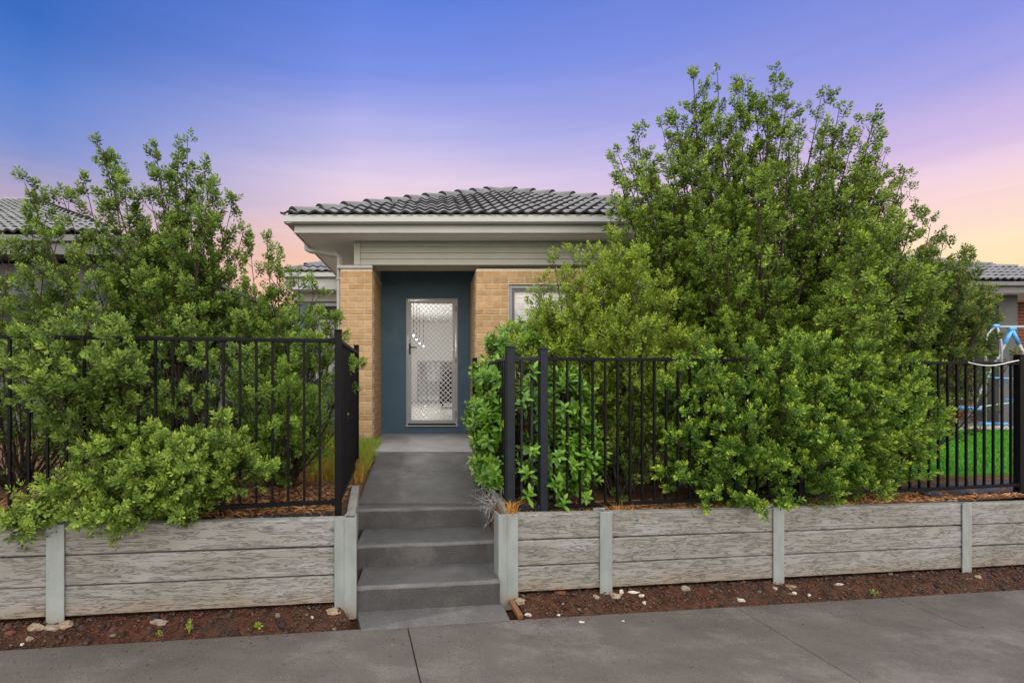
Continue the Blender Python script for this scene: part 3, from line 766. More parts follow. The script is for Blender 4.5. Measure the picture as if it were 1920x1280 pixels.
    for z in (1.13, 2.0, 2.83): box('hinge', (dx1 - k - .006, dx1 - k + .006, DY - .018, DY - .012, z - .045, z + .045), MT['handle'], door)
    # ---- hall behind the door
    hl = MB(); hx0, hx1, hy1, hz0, hz1 = -.98, .95, 15.2, .95, 3.45
    hl.box(hx0 - .1, hx0, DY + .14, hy1, hz0 - .1, hz1); hl.box(hx1, hx1 + .1, DY + .14, hy1, hz0 - .1, hz1)
    hl.box(hx0 - .1, hx1 + .1, DY + .14, hy1, hz1, hz1 + .1)
    hl.box(hx0, -.56, hy1, hy1 + .1, hz0, hz1); hl.box(.62, hx1, hy1, hy1 + .1, hz0, hz1); hl.box(-.56, .62, hy1, hy1 + .1, 2.26, hz1)
    hl.build('hall', MT['wall_in'], H)
    box('hall_floor', (hx0, hx1, DY + .001, hy1 + 6, hz0 - .12, hz0 - .004), MT['floor_in'], H)
    rw = MB(); rw.box(-.56, .62, hy1 + .02, hy1 + .07, 2.20, 2.26); rw.box(-.56, -.51, hy1 + .02, hy1 + .07, hz0, 2.20); rw.box(.57, .62, hy1 + .02, hy1 + .07, hz0, 2.20); rw.box(-.26, -.21, hy1 + .02, hy1 + .07, hz0, 2.20); rw.box(-.51, .57, hy1 + .02, hy1 + .07, hz0, hz0 + .05)
    rd = rw.build('sliding_door', MT['wframe'], H)
    box('pane', (-.51, .57, hy1 + .04, hy1 + .045, hz0 + .05, 2.20), MT['glass'], rd)
    # ---- beam clad in weatherboards over the porch
    bx0, bx1 = -1.11, 4.1; zb, zt = 3.272, 3.600
    beam = box('porch_beam', (-.866, bx1, PY + .012, PY + .36, zb - .001, zt), MT['lintel'], H)
    box('corner_trim', (bx0, bx0 + .085, PY - .022, PY + .03, zb - .001, zt), MT['cladding'], beam, .003)
    n = 4
    for q in range(n):
        z0 = zb + .084 * q; z1 = min(z0 + .092, zt)
        v = [(bx0 + .086, PY - .016, z0), (bx1, PY - .016, z0), (bx1, PY + .010, z0), (bx0 + .086, PY + .010, z0), (bx0 + .086, PY + .0005, z1), (bx1, PY + .0005, z1), (bx1, PY + .0102, z1), (bx0 + .086, PY + .0102, z1)]
        if z1 - z0 > .01: bevel(obj('weatherboard', mesh('weatherboard', v, BOXF, MT['cladding']), beam), .002, 1)
    box('pillar_cap', (-1.345, -.857, PY - .022, DY - .01, 3.226, 3.268), MT['trim'], pil, .004)
    box('wall_plate', (-1.09, -.87, PY + .03, DY, 3.27, 3.59), MT['cladding'], H)
    box('porch_ceiling', (-1.09, 4.0, PY + .37, DY + .1, 3.625, 3.65), MT['soffit'], H)
    # ---- eaves
    GX0, GX1, GY = -1.92, 4.38, 6.10; ZG = 3.79         # gutter line
    box('soffit', (-1.79, 4.25, 6.23, 10.2, 3.602, 3.614), MT['soffit'], H)
    fa = MB()
    fa.box(-1.815, 4.275, 6.205, 6.229, 3.585, 3.70); fa.box(-1.815, -1.791, 6.2295, 10.2, 3.585, 3.70)
    fa.box(-1.822, 4.28, 6.195, 6.2048, 3.588, 3.612)
    fas = fa.build('fascia', MT['trim'], H); bevel(fas, .003, 1)
    # quad-profile gutter: front + left return
    prof = [(.0, .0), (.0, .085), (.012, .092), (.020, .085), (.020, .010), (.105, .004), (.105, -.012), (.030, -.016)]
    gm = MB()
    gm.add([(x, GY + y, ZG - .085 + z) for x, sgn in ((GX0, 1), (GX1, -1)) for y, z in prof] , [tuple(range(8)), tuple(range(15, 7, -1))] + [(i, 8 + i, 8 + (i + 1) % 8, (i + 1) % 8) for i in range(8)])
    gm.add([(GX0 + y, yy, ZG - .086 + z) for yy in (GY + .012, 10.2) for y, z in prof], [tuple(range(8))[::-1], tuple(range(8, 16))] + [(i, (i + 1) % 8, 8 + (i + 1) % 8, 8 + i) for i in range(8)])
    gm.build('gutter', MT['trim'], H)
    # gutter underside closing to the fascia
    uq = MB(); uq.add([(GX0 + .03, GY + .03, ZG - .10), (GX1, GY + .03, ZG - .10), (GX1, 6.204, ZG - .086), (-1.816, 6.204, ZG - .086)], [(0, 1, 2, 3)])
    uq.add([(GX0 + .03, GY + .03, ZG - .10), (-1.816, 6.204, ZG - .086), (-1.816, 10.2, ZG - .086), (GX0 + .03, 10.2, ZG - .10)], [(0, 1, 2, 3)])
    uq.build('gutter_back', MT['trim'], H)
    sl = MB()
    for q in range(46): x = GX0 + .08 + q * .1345; sl.box(x, x + .07, GY - .0015, GY + .001, ZG - .020, ZG - .012)
    tag(sl.build('gutter_slots', MT['charcoal_trim'], H), kind='stuff')
    # downpipe
    dp = MB(); pts = [(-1.852, 6.94, 3.70), (-1.852, 6.94, 3.575), (-1.80, 6.93, 3.555), (-1.385, 6.80, 3.455), (-1.345, 6.79, 3.42), (-1.345, 6.78, .80)]
    dp.tube(pts, .043, 4); o = dp.build('downpipe', MT['trim'], H); bevel(o, .008)
    for z in (3.1, 1.9): box('bracket', (-1.385, -1.303, 6.745, 6.82, z, z + .03), MT['trim'], o)
    # ---- main roof
    PIT = math.atan(1.50 / 3.15); ZR = 3.80; mid = (GX0 + GX1) / 2
    ap = (mid, GY + 3.15, ZR + 1.50)
    rf = MB(); e = .05
    rf.add([(GX0 + e, GY + e, ZR - .02), (GX1 - e, GY + e, ZR - .02), (ap[0], ap[1], ap[2] - .03), (GX1 - e, 20, ZR - .02), (ap[0], 20, ap[2] - .03), (GX0 + e, 20, ZR - .02)], [(0, 1, 2), (1, 3, 4, 2), (0, 2, 4, 5)])
    roof = rf.build('roof', MT['tilebase'], H)
    proto = tile_mesh('roof_tile', MT['tile'])
    rl = 3.15 / math.cos(PIT)
    tile_slope(roof, (GX0, GY + .03, ZR - .01), (GX1, GY + .03, ZR - .01), PIT, True, True, rl, proto)
    hip_caps(roof, (GX0 + .08, GY + .11, ZR + .03), (ap[0], ap[1], ap[2] + .02), MT['tile'], 11)
    hip_caps(roof, (GX1 - .08, GY + .11, ZR + .03), (ap[0], ap[1], ap[2] + .02), MT['tile'], 11)
    # ---- side wing, set back on the left
    WX0, WX1, WY = -3.02, -1.15, 9.40; ZW = 3.79
    box('wing_wall', (-2.92, -1.16, 9.95, 10.1, .6, 3.45), MT['wing'], H)
    box('side_wall', (-1.16, -1.02, DY + .01, 9.95, .6, 3.6), MT['mortar'], H)
    box('wing_soffit', (-2.95, -1.165, 9.53, 9.94, 3.50, 3.512), MT['soffit'], H)
    fa = MB(); fa.box(-2.95, -1.80, 9.50, 9.526, 3.47, 3.70); box('wing_frieze', (-2.92, -1.165, 9.925, 9.948, 3.30, 3.498), MT['trim'], H)
    fa.build('wing_fascia', MT['trim'], H)
    gm = MB(); gm.add([(x, WY + y, ZW - .085 + z) for x in (WX0, -1.925) for y, z in prof], [tuple(range(8)), tuple(range(15, 7, -1))] + [(i, 8 + i, 8 + (i + 1) % 8, (i + 1) % 8) for i in range(8)])
    gm.build('wing_gutter', MT['trim'], H)
    ww = MB(); ww.box(-2.45, -1.20, 9.92, 9.944, 3.20, 3.26); ww.box(-2.45, -2.39, 9.92, 9.944, 1.6, 3.20); ww.box(-1.62, -1.56, 9.92, 9.944, 1.6, 3.20); ww.box(-2.39, -1.62, 9.92, 9.944, 2.86, 2.92)
    wwin = ww.build('wing_window', MT['wframe'], H)
    box('pane', (-2.39, -1.62, 9.935, 9.942, 2.92, 3.20), MT['dark'], wwin); box('pane', (-2.39, -1.62, 9.935, 9.942, 1.6, 2.86), MT['neigh_pale'], wwin)
    wr = MB(); h = 1.6; wr.add([(WX0 + .05, WY + .05, ZW - .02), (-1.2, WY + .05, ZW - .02), (-1.2, WY + h, ZW + h * .47 - .02), (WX0 + h, WY + h, ZW + h * .47 - .02)], [(0, 1, 2, 3)])
    wr.add([(WX0 + .05, WY + .05, ZW - .02), (WX0 + h, WY + h, ZW + h * .47 - .02), (WX0 + h, 16, ZW + h * .47 - .02), (WX0 + .05, 16, ZW - .02)], [(0, 1, 2, 3)])
    wroof = wr.build('wing_roof', MT['tilebase'], H)
    tile_slope(wroof, (WX0, WY + .03, ZW), (-1.40, WY + .03, ZW), PIT, True, False, 1.55, proto)
    hip_caps(wroof, (WX0 + .08, WY + .11, ZW + .03), (WX0 + 1.3, WY + 1.33, ZW + .63), MT['tile'], 4)
    return H, proto
HOUSE, TILE = build_house()

def build_hall_things():
    # lit pendant lamps down the hall
    for k, (x, y) in enumerate(((-.42, 9.6), (-.40, 10.7), (-.37, 11.8), (-.30, 12.9))):
        r = empty('pendant_lamp', (x, y, 3.45), 'small lit pendant lamp hanging inside the hall beyond the screen door', 'lamp', 'lit pendant lamps in the hall')
        b = MB(); b.tube([(x, y, 3.45), (x, y, 2.60)], .006, 6); b.build('cord', MT['handle'], r)
        bm = bmesh.new(); bmesh.ops.create_uvsphere(bm, u_segments=14, v_segments=8, radius=.011); me = bpy.data.meshes.new('bulb'); bm.to_mesh(me); bm.free(); me.materials.append(MT['lamp'])
        obj('bulb', me, r, Matrix.Translation((x, y, 2.57)))
        li = bpy.data.lights.new('pendant_light', 'POINT'); li.energy = 5; li.color = (1, .97, .92); li.shadow_soft_size = .05
        lo = bpy.data.objects.new('pendant_light', li); lo.location = (x, y, 2.50); link(lo, r)
    # armchair
    r = empty('armchair', (.50, 12.2, .946), 'charcoal tub armchair standing in the hall behind the screen door', 'armchair')
    def pad(name, b, bev): box(name, b, MT['chair'], r, bev).modifiers['bevel'].segments = 4
    pad('seat', (.22, .86, 11.9, 12.55, 1.12, 1.40), .06)
    pad('backrest', (.20, .88, 12.52, 12.70, 1.08, 1.92), .08)
    pad('arm', (.12, .24, 11.9, 12.60, 1.06, 1.62), .055); pad('arm', (.84, .94, 11.9, 12.60, 1.06, 1.62), .045)
    for x in (.2, .86):
        for y in (11.97, 12.6): b = MB(); b.tube([(x, y, .946), (x, y, 1.10)], [.014, .022], 8); b.build('leg', MT['handle'], r)
build_hall_things()

# ------------------------------------------------------------------ neighbours
def build_left_neighbour():
    H = empty('neighbour_house', (-9, 9, .7), 'neighbouring house behind the tall bushy shrub, pale weathered tile roof above its top', 'house')
    EX, EY, EZ = -4.88, 7.3, 3.92; Lh = 7.1; PIT = math.atan(.435)
    box('wall', (-14, EX - .6, EY + .6, 17, .5, 3.6), MT['neigh'], H)
    box('soffit', (-14, EX - .12, EY + .12, 17, 3.66, 3.68), MT['charcoal_trim'], H)
    fa = MB(); fa.box(-14, EX - .1, EY + .09, EY + .118, 3.62, 3.86); fa.box(EX - .118, EX - .1, EY + .12, 17, 3.62, 3.86); fa.build('fascia', MT['charcoal_trim'], H)
    g = MB(); g.box(-14, EX, EY, EY + .09, EZ - .12, EZ - .02); g.box(EX - .09, EX - .0005, EY + .09, 17, EZ - .12, EZ - .02); bevel(g.build('gutter', MT['charcoal_trim'], H), .01)
    box('window', (-7.3, -6.0, EY + .58, EY + .605, 1.7, 3.1), MT['dark'], H)
    zr = EZ + Lh * .435
    rf = MB(); rf.add([(-24, EY + .05, EZ - .02), (EX - .05, EY + .05, EZ - .02), (EX - Lh, EY + Lh, zr - .03), (-24, EY + Lh, zr - .03), (EX - .05, EY + 2 * Lh, EZ - .02)], [(0, 1, 2, 3), (1, 4, 2)])
    roof = rf.build('roof', MT['tilebase'], H)
    proto = tile_mesh('roof_tile', MT['tile_pale'], amp=.04, thick=.034)
    keep = lambda p: (p.x / p.y * F + CX) > -40
    L0 = 9.5
    tile_slope(roof, (EX - L0, EY + .03, EZ), (EX, EY + .03, EZ), PIT, False, True, Lh / math.cos(PIT), proto, keep=keep)
    hip_caps(roof, (EX - .08, EY + .11, EZ + .03), (EX - Lh, EY + Lh, zr + .03), MT['tile_pale'], 22)
    hip_caps(roof, (EX - Lh - 4, EY + Lh, zr + .02), (EX - Lh, EY + Lh, zr + .02), MT['tile_pale'], 9, 'ridge_cap')
build_left_neighbour()

def sheet_fence(label, x0, x1, y, z1, mat):
    r = empty('sheet_fence', ((x0 + x1) / 2, y, .7), label, 'fence')
    n = int((x1 - x0) / .8); w = (x1 - x0) / n
    for k in range(n):
        v = []; f = []; m = 9
        for i in range(m):
            x = x0 + k * w + .02 + (w - .04) * i / (m - 1); yy = y + (.018 if i % 2 else 0)
            v += [(x, yy, .5), (x, yy, z1 - .05)]
        f = [(2 * i, 2 * i + 2, 2 * i + 3, 2 * i + 1) for i in range(m - 1)]
        obj('panel', mesh('panel', v, f, mat), r)
    for k in range(n + 1): box('post', (x0 + k * w - .025, x0 + k * w + .025, y - .02, y + .04, .4, z1), mat, r, .004)
    box('rail', (x0, x1, y - .015, y + .035, z1 - .048, z1 - .004), mat, r)
sheet_fence('grey blue ribbed sheet fence between the two houses behind the shrubs', -4.9, -2.6, 10.3, 2.55, MT['side_fence'])
sheet_fence('pale ribbed sheet fence of the back yard glimpsed through the hall', -3.2, 3.2, 19.5, 2.75, MT['sheet_fence'])

def build_right_neighbour():
    H = empty('neighbour_house', (12, 11.5, .57), 'neighbouring red brick house with grey rendered porch pillar, beyond the bright lawn', 'house')
    BY = 12.6
    wall = MB(); wx0, wx1, wz0, wz1 = 12.55, 14.25, 1.20, 2.85
    for b in ((6, wx0, BY + .012, BY + .2, .3, 3.72), (wx0, wx1, BY + .012, BY + .2, .3, wz0), (wx0, wx1, BY + .012, BY + .2, wz1, 3.72), (wx1, 22, BY + .012, BY + .2, .3, 3.72)): wall.box(*b)
    w = wall.build('wall', MT['redmortar'], H)
    mb = MB(); bl, bh, j = .225, .076, .011
    for c in range(36):
        z = .58 + c * (bh + j); x = 11.0 + (.118 if c % 2 else 0)
        while x < 17:
            if not (x + bl > wx0 and x < wx1 and z + bh > wz0 and z < wz1): mb.box(x, x + bl, BY, BY + .015, z, z + bh)
            x += bl + j
    tag(mb.build('bricks', MT['redbrick'], w), kind='stuff')
    wn = MB(); f = .06
    wn.box(wx0 - .03, wx1 + .03, BY - .05, BY + .05, wz0 - .05, wz0); wn.box(wx0, wx1, BY + .03, BY + .07, wz1 - f, wz1); wn.box(wx0, wx0 + f, BY + .03, BY + .07, wz0, wz1 - f); wn.box(wx1 - f, wx1, BY + .03, BY + .07, wz0, wz1 - f); wn.box(13.35, 13.41, BY + .03, BY + .07, wz0, wz1 - f)
    win = wn.build('window', MT['white'], H)
    vb = MB()
    for k in range(18): x = wx0 + f + k * .0885; vb.box(x, x + .083, BY + .10, BY + .105, wz0, wz1 - f)
    vb.build('blind', MT['neigh_pale'], win)
    box('pane', (wx0 + f, wx1 - f, BY + .052, BY + .056, wz0, wz1 - f), MT['glass'], win)
    box('pillar', (13.52, 13.97, 11.5, 12.05, .45, 3.70), MT['neigh'], H, .006)
    box('slab', (9.5, 18, 10.75, 12.6, .3, .66), MT['footpath'], H, .01)
    GX1, GY, ZG = 16.1, 10.9, 3.93
    box('soffit', (6, GX1 - .12, GY + .13, 12.9, 3.705, 3.72), MT['soffit'], H)
    box('fascia', (6, GX1 - .1, GY + .10, GY + .128, 3.66, 3.86), MT['charcoal_trim'], H, .004)
    box('gutter', (6, GX1, GY, GY + .098, ZG - .12, ZG - .02), MT['charcoal_trim'], H, .012)
    PIT = math.atan(.43); h = 3.4
    rf = MB(); rf.add([(4, GY + .05, ZG - .02), (GX1 - .05, GY + .05, ZG - .02), (GX1 - h, GY + h, ZG + h * .43 - .03), (4, GY + h, ZG + h * .43 - .03), (GX1 - .05, GY + 2 * h, ZG - .02)], [(0, 1, 2, 3), (1, 4, 2)])
    roof = rf.build('roof', MT['tilebase'], H)
    proto = tile_mesh('roof_tile', MT['tile_pale'] if False else MT['tile'], amp=.04, thick=.034)
    keep = lambda p: 1700 < (p.x / p.y * F + CX) < 1990
    tile_slope(roof, (GX1 - 8, GY + .03, ZG), (GX1, GY + .03, ZG), PIT, False, True, h / math.cos(PIT), proto, keep=keep)
    hip_caps(roof, (GX1 - .08, GY + .11, ZG + .03), (GX1 - h, GY + h, ZG + h * .43 + .02), MT['tile'], 11)
    # bright lawn in front of it
    v = []; pts = [(4.9, 5.6), (12.0, 5.9), (13.4, 10.3), (8.6, 10.3)]
    lawn = obj('lawn', mesh('lawn', [(x, y, .60) for x, y in pts] + [(x, y, .5) for x, y in pts], [(0, 1, 2, 3), (0, 4, 5, 1), (1, 5, 6, 2), (2, 6, 7, 3), (3, 7, 4, 0)], MT['lawn'])); tag(lawn, kind='structure')
    rng = np.random.default_rng(8); n = 20000
    uv = rng.random((n, 2)); P = np.array(pts)
    a = P[0] + (P[1] - P[0]) * uv[:, :1]; b = P[3] + (P[2] - P[3]) * uv[:, :1]; q = a + (b - a) * uv[:, 1:]
    base = np.c_[q, np.full(n, .598)]; ang = rng.random(n) * 6.283; hgt = rng.uniform(.03, .055, n); wd = .006
    dx = np.c_[np.cos(ang), np.sin(ang), np.zeros(n)]; tip = base + np.c_[rng.normal(0, .012, (n, 2)), hgt]
    V = np.stack([base - dx * wd, base + dx * wd, tip], 1).reshape(-1, 3); Q = np.arange(3 * n).reshape(-1, 3)
    g = obj('turf', quadmesh('turf', V, Q, MT['turf'], rng.random(n))); tag(g, 'bright green short turf of the lawn beyond the fence', 'grass', kind='stuff')
build_right_neighbour()

def build_swing():
    D = 10.35; z0 = .66
    r = empty('swing_set', (12.6, D, .6), 'grey tubular swing set with blue plastic joints on the lawn edge', 'swing set')
    def P(px, py, d=D): return tuple(W(px, py, d))
    rad = .030
    b = MB(); b.tube([P(1866, 613), P(2080, 613)], rad, 10); b.build('top_bar', MT['tube'], r, True)
    for (x1, y, dd) in ((1803, 800, D), (1992, 800, D)):
        e = W(x1, y, dd); e[2] = .60
        b = MB(); b.tube([P(1897, 618), tuple(e)], rad, 10); b.build('leg', MT['tube'], r, True)
    b = MB(); e = W(2170, 800, D); e[2] = .6; b.tube([P(2078, 618), tuple(e)], rad, 10); b.build('leg', MT['tube'], r, True)
    for px in (1848, 1878):
        d = D - .25 if px == 1848 else D - .1
        sgn = -1 if px == 1848 else 1
        pts = [W(1866, 613, D), W(1866 + sgn * 5, 616, D - .03), W(px - sgn * 5, 626, d + .02), W(px - sgn, 640, d), W(px, 656, d), W(px, 792, d)]
        b = MB(); b.tube([tuple(p) for p in pts], .020, 8); b.build('hanger', MT['tube'], r, True)
        c = W(px, 794, d); o = box('foot_rest', (c[0] - .10, c[0] + .10, d - .05, d + .05, c[2] - .03, c[2] + .03), MT['blue'], r, .015)
    b = MB(); b.tube([P(1846, 707, D - .3), P(1990, 714, D - .3)], .016, 8); b.build('hand_bar', MT['blue'], r, True)
    b = MB(); b.tube([P(1806, 767, D - .35), P(1990, 742, D - .35)], .020, 8); b.build('seat_bar', MT['tube'], r, True)
    for px, py in ((1815, 765), (1911, 751)):
        c = W(px, py, D - .35); box('seat', (c[0] - .13, c[0] + .13, D - .5, D - .2, c[2] - .03, c[2] + .035), MT['blue'], r, .02)
    for px, py in ((1866, 611), (1897, 616)):
        c = W(px, py, D); bm = bmesh.new(); bmesh.ops.create_cone(bm, cap_ends=True, segments=12, radius1=.043, radius2=.038, depth=.14); me = bpy.data.meshes.new('joint'); bm.to_mesh(me); bm.free(); me.materials.append(MT['blue'])
        bevel(obj('joint', me, r, Matrix.Translation(c) @ Matrix.Rotation(R(90), 4, 'Y')), .01)
    for sx in (-1, 1):
        a = W(1897, 618, D); q = W(1897 + sx * 14, 645, D); b = MB(); b.tube([tuple(a), tuple(q)], .036, 10); b.build('joint_sleeve', MT['blue'], r, True)
    # rope over the fence
    xs = np.linspace(5.12, 5.74, 16)
    b = MB(); b.tube([(x, fy(x) - .032, 1.868 - .03 * math.sin((x - 5.12) * 6.5)) for x in xs], .004, 6)
    tag(b.build('rope', MT['white'], None, True), 'thin white cord looped along the top rail of the fence', 'rope')
build_swing()

# ------------------------------------------------------------------ shrubs
def tubes(P, Rd, S=4):
    """P (N,K,3) polylines, Rd (N,K) radii -> verts, quads"""
    N, K, _ = P.shape
    T = np.gradient(P, axis=1); T /= np.linalg.norm(T, axis=2, keepdims=True) + 1e-9
    ref = np.where(np.abs(T[..., 2:3]) > .9, np.array([1., 0, 0]), np.array([0, 0, 1.]))
    U = np.cross(T, ref); U /= np.linalg.norm(U, axis=2, keepdims=True) + 1e-9; Vv = np.cross(T, U)
    a = np.arange(S) * 2 * np.pi / S
    ring = U[:, :, None, :] * np.cos(a)[None, None, :, None] + Vv[:, :, None, :] * np.sin(a)[None, None, :, None]
    V = P[:, :, None, :] + ring * Rd[:, :, None, None]
    I = np.arange(N * K * S).reshape(N, K, S); J = np.roll(I, -1, axis=2)
    Q = np.stack([I[:, :-1], J[:, :-1], J[:, 1:], I[:, 1:]], -1).reshape(-1, 4)
    return V.reshape(-1, 3), Q
def sprig(rng, n, length, leaf, ratio, spread=(80, 28), droop=.0):
    """a twig along +z carrying n leaves in a spiral; returns (n,4,3) leaf quads and a youngness per leaf"""
    out = np.zeros((n, 4, 3)); y = np.zeros(n)
    for i in range(n):
        t = i / max(n - 1, 1); z = length * (.12 + .88 * t ** .75); az = i * 2.39996 + rng.uniform(-.3, .3)
        an = R(spread[0] + (spread[1] - spread[0]) * t + rng.uniform(-14, 14)); L0 = leaf * (1.08 - .42 * t ** 2) * rng.uniform(.8, 1.15)
        D = np.array([math.sin(an) * math.cos(az), math.sin(an) * math.sin(az), math.cos(an)])
        Wd = np.array([-math.sin(az), math.cos(az), 0]); Nn = np.cross(D, Wd)
        tw = rng.uniform(-.5, .5); Wt = Wd * math.cos(tw) + Nn * math.sin(tw); Nt = np.cross(D, Wt)
        w = L0 * ratio * .5; b = np.array([0, 0, z]) + D * .004
        m = b + D * L0 * .56
        out[i] = [b, m + Wt * w - Nt * w * .45, b + D * L0 + Nt * L0 * rng.uniform(-.05, .18) - np.array([0, 0, droop * L0]), m - Wt * w - Nt * w * .45]
        y[i] = t
    return out, y
def frames(D, rng):
    """rotation matrices taking +z to each direction in D, random spin"""
    D = D / (np.linalg.norm(D, axis=1, keepdims=True) + 1e-9)
    ref = np.where(np.abs(D[:, 2:3]) > .95, np.array([1., 0, 0]), np.array([0, 0, 1.]))
    U = np.cross(ref, D); U /= np.linalg.norm(U, axis=1, keepdims=True) + 1e-9; V = np.cross(D, U)
    s = rng.random(len(D)) * 6.283; c, s = np.cos(s)[:, None], np.sin(s)[:, None]
    return np.stack([U * c + V * s, -U * s + V * c, D], 2)
def norm(v): return v / (np.linalg.norm(v, axis=-1, keepdims=True) + 1e-9)

def shrub(name, label, cat, base, tips, mat, seed, leaf=.036, ratio=.46, side=.55, per_m=11, step=.055, n_leaf=13, sp_len=.09, bare=.3, up=.5, young=.5, low=.3, group=None, r0=.014, cluster=3, reject=None, companions=0, jit=.05):
    rng = np.random.default_rng(seed); base = np.array(base, float)
    root = empty(name, tuple(base), label, cat, group)
    K = 16; LP = []; LR = []
    SB = []; SR = []; sp_pos = []; sp_dir = []; sp_age = []
    t = np.linspace(0, 1, K)[:, None]
    if companions:
        ex = []
        for tp in tips[:companions]:
            for sgn in (-1, 1): ex.append(np.array(tp, float) + np.array([sgn * rng.uniform(.10, .24), rng.uniform(-.25, .1), -rng.uniform(.22, .5)]))
        tips = list(tips) + ex
    for tip in tips:
        tip = np.array(tip, float); d = tip - base; h = np.linalg.norm(d)
        b0 = base + np.r_[rng.normal(0, jit, 2), -.06]
        c1 = b0 + d * np.array([.55, .55, low]) + rng.normal(0, .05 * h, 3) * np.array([1, 1, .3])
        P = (1 - t) ** 2 * b0 + 2 * t * (1 - t) * c1 + t ** 2 * tip
        P += np.cumsum(rng.normal(0, .006, (K, 3)), 0) * np.array([1, 1, .4]) * np.linspace(0, 1, K)[:, None] * (1 - np.linspace(0, 1, K)[:, None]) * 3
        LP.append(P); LR.append(np.linspace(r0 * (.6 + .25 * h), .0025, K))
        seglen = np.linalg.norm(np.diff(P, axis=0), axis=1).sum()
        ns = max(4, int(seglen * per_m))
        for q in range(ns):
            s = bare + (1 - bare) * (q + rng.random()) / ns
            if s > .985: continue
            f = s * (K - 1); i = int(f); p = P[i] + (P[min(i + 1, K - 1)] - P[i]) * (f - i)
            T = norm(P[min(i + 1, K - 1)] - P[i - 1 if i else 0])
            rnd = norm(rng.normal(0, 1, 3)); rad = norm(rnd - T * rnd.dot(T)); ang = rng.uniform(.55, 1.05)
            D = norm(T * math.cos(ang) + rad * math.sin(ang) + np.array([0, 0, up * .25]))
            L0 = side * min(1, h / 1.6) * (1.02 - s) ** .62 * rng.uniform(.55, 1.15) + .05
            tt = np.linspace(0, 1, 4)[:, None]
            B = p + D * L0 * tt + np.array([0, 0, up * .22]) * L0 * tt ** 2 + rng.normal(0, .012, (4, 3)) * tt
            SB.append(B); SR.append(np.linspace(.0045, .0016, 4))
            m = max(2, int(L0 / step))
            for w in range(m):
                u = 1 - (w + rng.random() * .6) / m * .6
                g = u * 3; gi = min(int(g), 2); pp = B[gi] + (B[gi + 1] - B[gi]) * (g - gi)
                for c in range(cluster if w == 0 else max(1, cluster - 1)):
                    sp_pos.append(pp + rng.normal(0, .010, 3)); sp_dir.append(norm(D * (1.1 if w == 0 else .6) + np.array([0, 0, up]) + rng.normal(0, .55 if (w or c) else .2, 3)))
                    sp_age.append(.55 * u + .25 * s)
        for c in range(cluster + 1):
            sp_pos.append(tip + rng.normal(0, .012, 3)); sp_dir.append(norm(norm(P[-1] - P[-3]) + rng.normal(0, .35, 3))); sp_age.append(.9)
    pos = np.array(sp_pos); dr = np.array(sp_dir); age = np.array(sp_age)
    if reject is not None:
        k = rng.random(len(pos)) > reject(pos); pos, dr, age = pos[k], dr[k], age[k]
    nS = len(pos); templates = [sprig(rng, n_leaf, sp_len * rng.uniform(.8, 1.25), leaf, ratio) for _ in range(7)]
    M = frames(dr, rng); sc = rng.uniform(.75, 1.2, nS); pick = rng.integers(0, 7, nS); VV = []; TT = []
    clump = rng.normal(0, 1, nS)
    for k in range(7):
        ix = np.where(pick == k)[0]; tv, ty = templates[k]
        v = np.einsum('nij,lkj->nlki', M[ix], tv) * sc[ix][:, None, None, None] + pos[ix][:, None, None, :]
        VV.append(v.reshape(-1, 3))
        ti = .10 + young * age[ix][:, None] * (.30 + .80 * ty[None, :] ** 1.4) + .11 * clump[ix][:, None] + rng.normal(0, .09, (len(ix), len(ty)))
        TT.append(ti.ravel())
    V = np.concatenate(VV); Tt = np.clip(np.concatenate(TT), 0, 1); Q = np.arange(len(V)).reshape(-1, 4)
    Tt[rng.random(len(Tt)) < .012] = 1.0
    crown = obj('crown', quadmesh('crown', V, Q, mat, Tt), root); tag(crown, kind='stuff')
    tv, tq = tubes(np.array(LP), np.array(LR), 6); obj('trunk', quadmesh('trunk', tv, tq, MT['bark'], smooth=True), root)
    sv, sq = tubes(np.array(SB), np.array(SR), 3)
    tw = obj('twigs', quadmesh('twigs', sv, sq, MT['bark']), root); tag(tw, kind='stuff')
    print(name, 'sprigs', nS, 'leaves', len(Q))
    return root
def envelope(center, rad, n, seed, low=-.6, shell=(.72, 1.02), back=.9):
    """points spread over an ellipsoid shell, fewer towards the back"""
    rng = np.random.default_rng(seed); out = []
    while len(out) < n:
        d = norm(rng.normal(0, 1, 3))
        if d[2] < low or (d[1] > .2 and rng.random() > back): continue
        out.append(np.array(center) + d * np.array(rad) * rng.uniform(*shell))
    return out
GL = 'shrubs behind the left retaining wall'; GR = 'shrubs behind the right retaining wall'
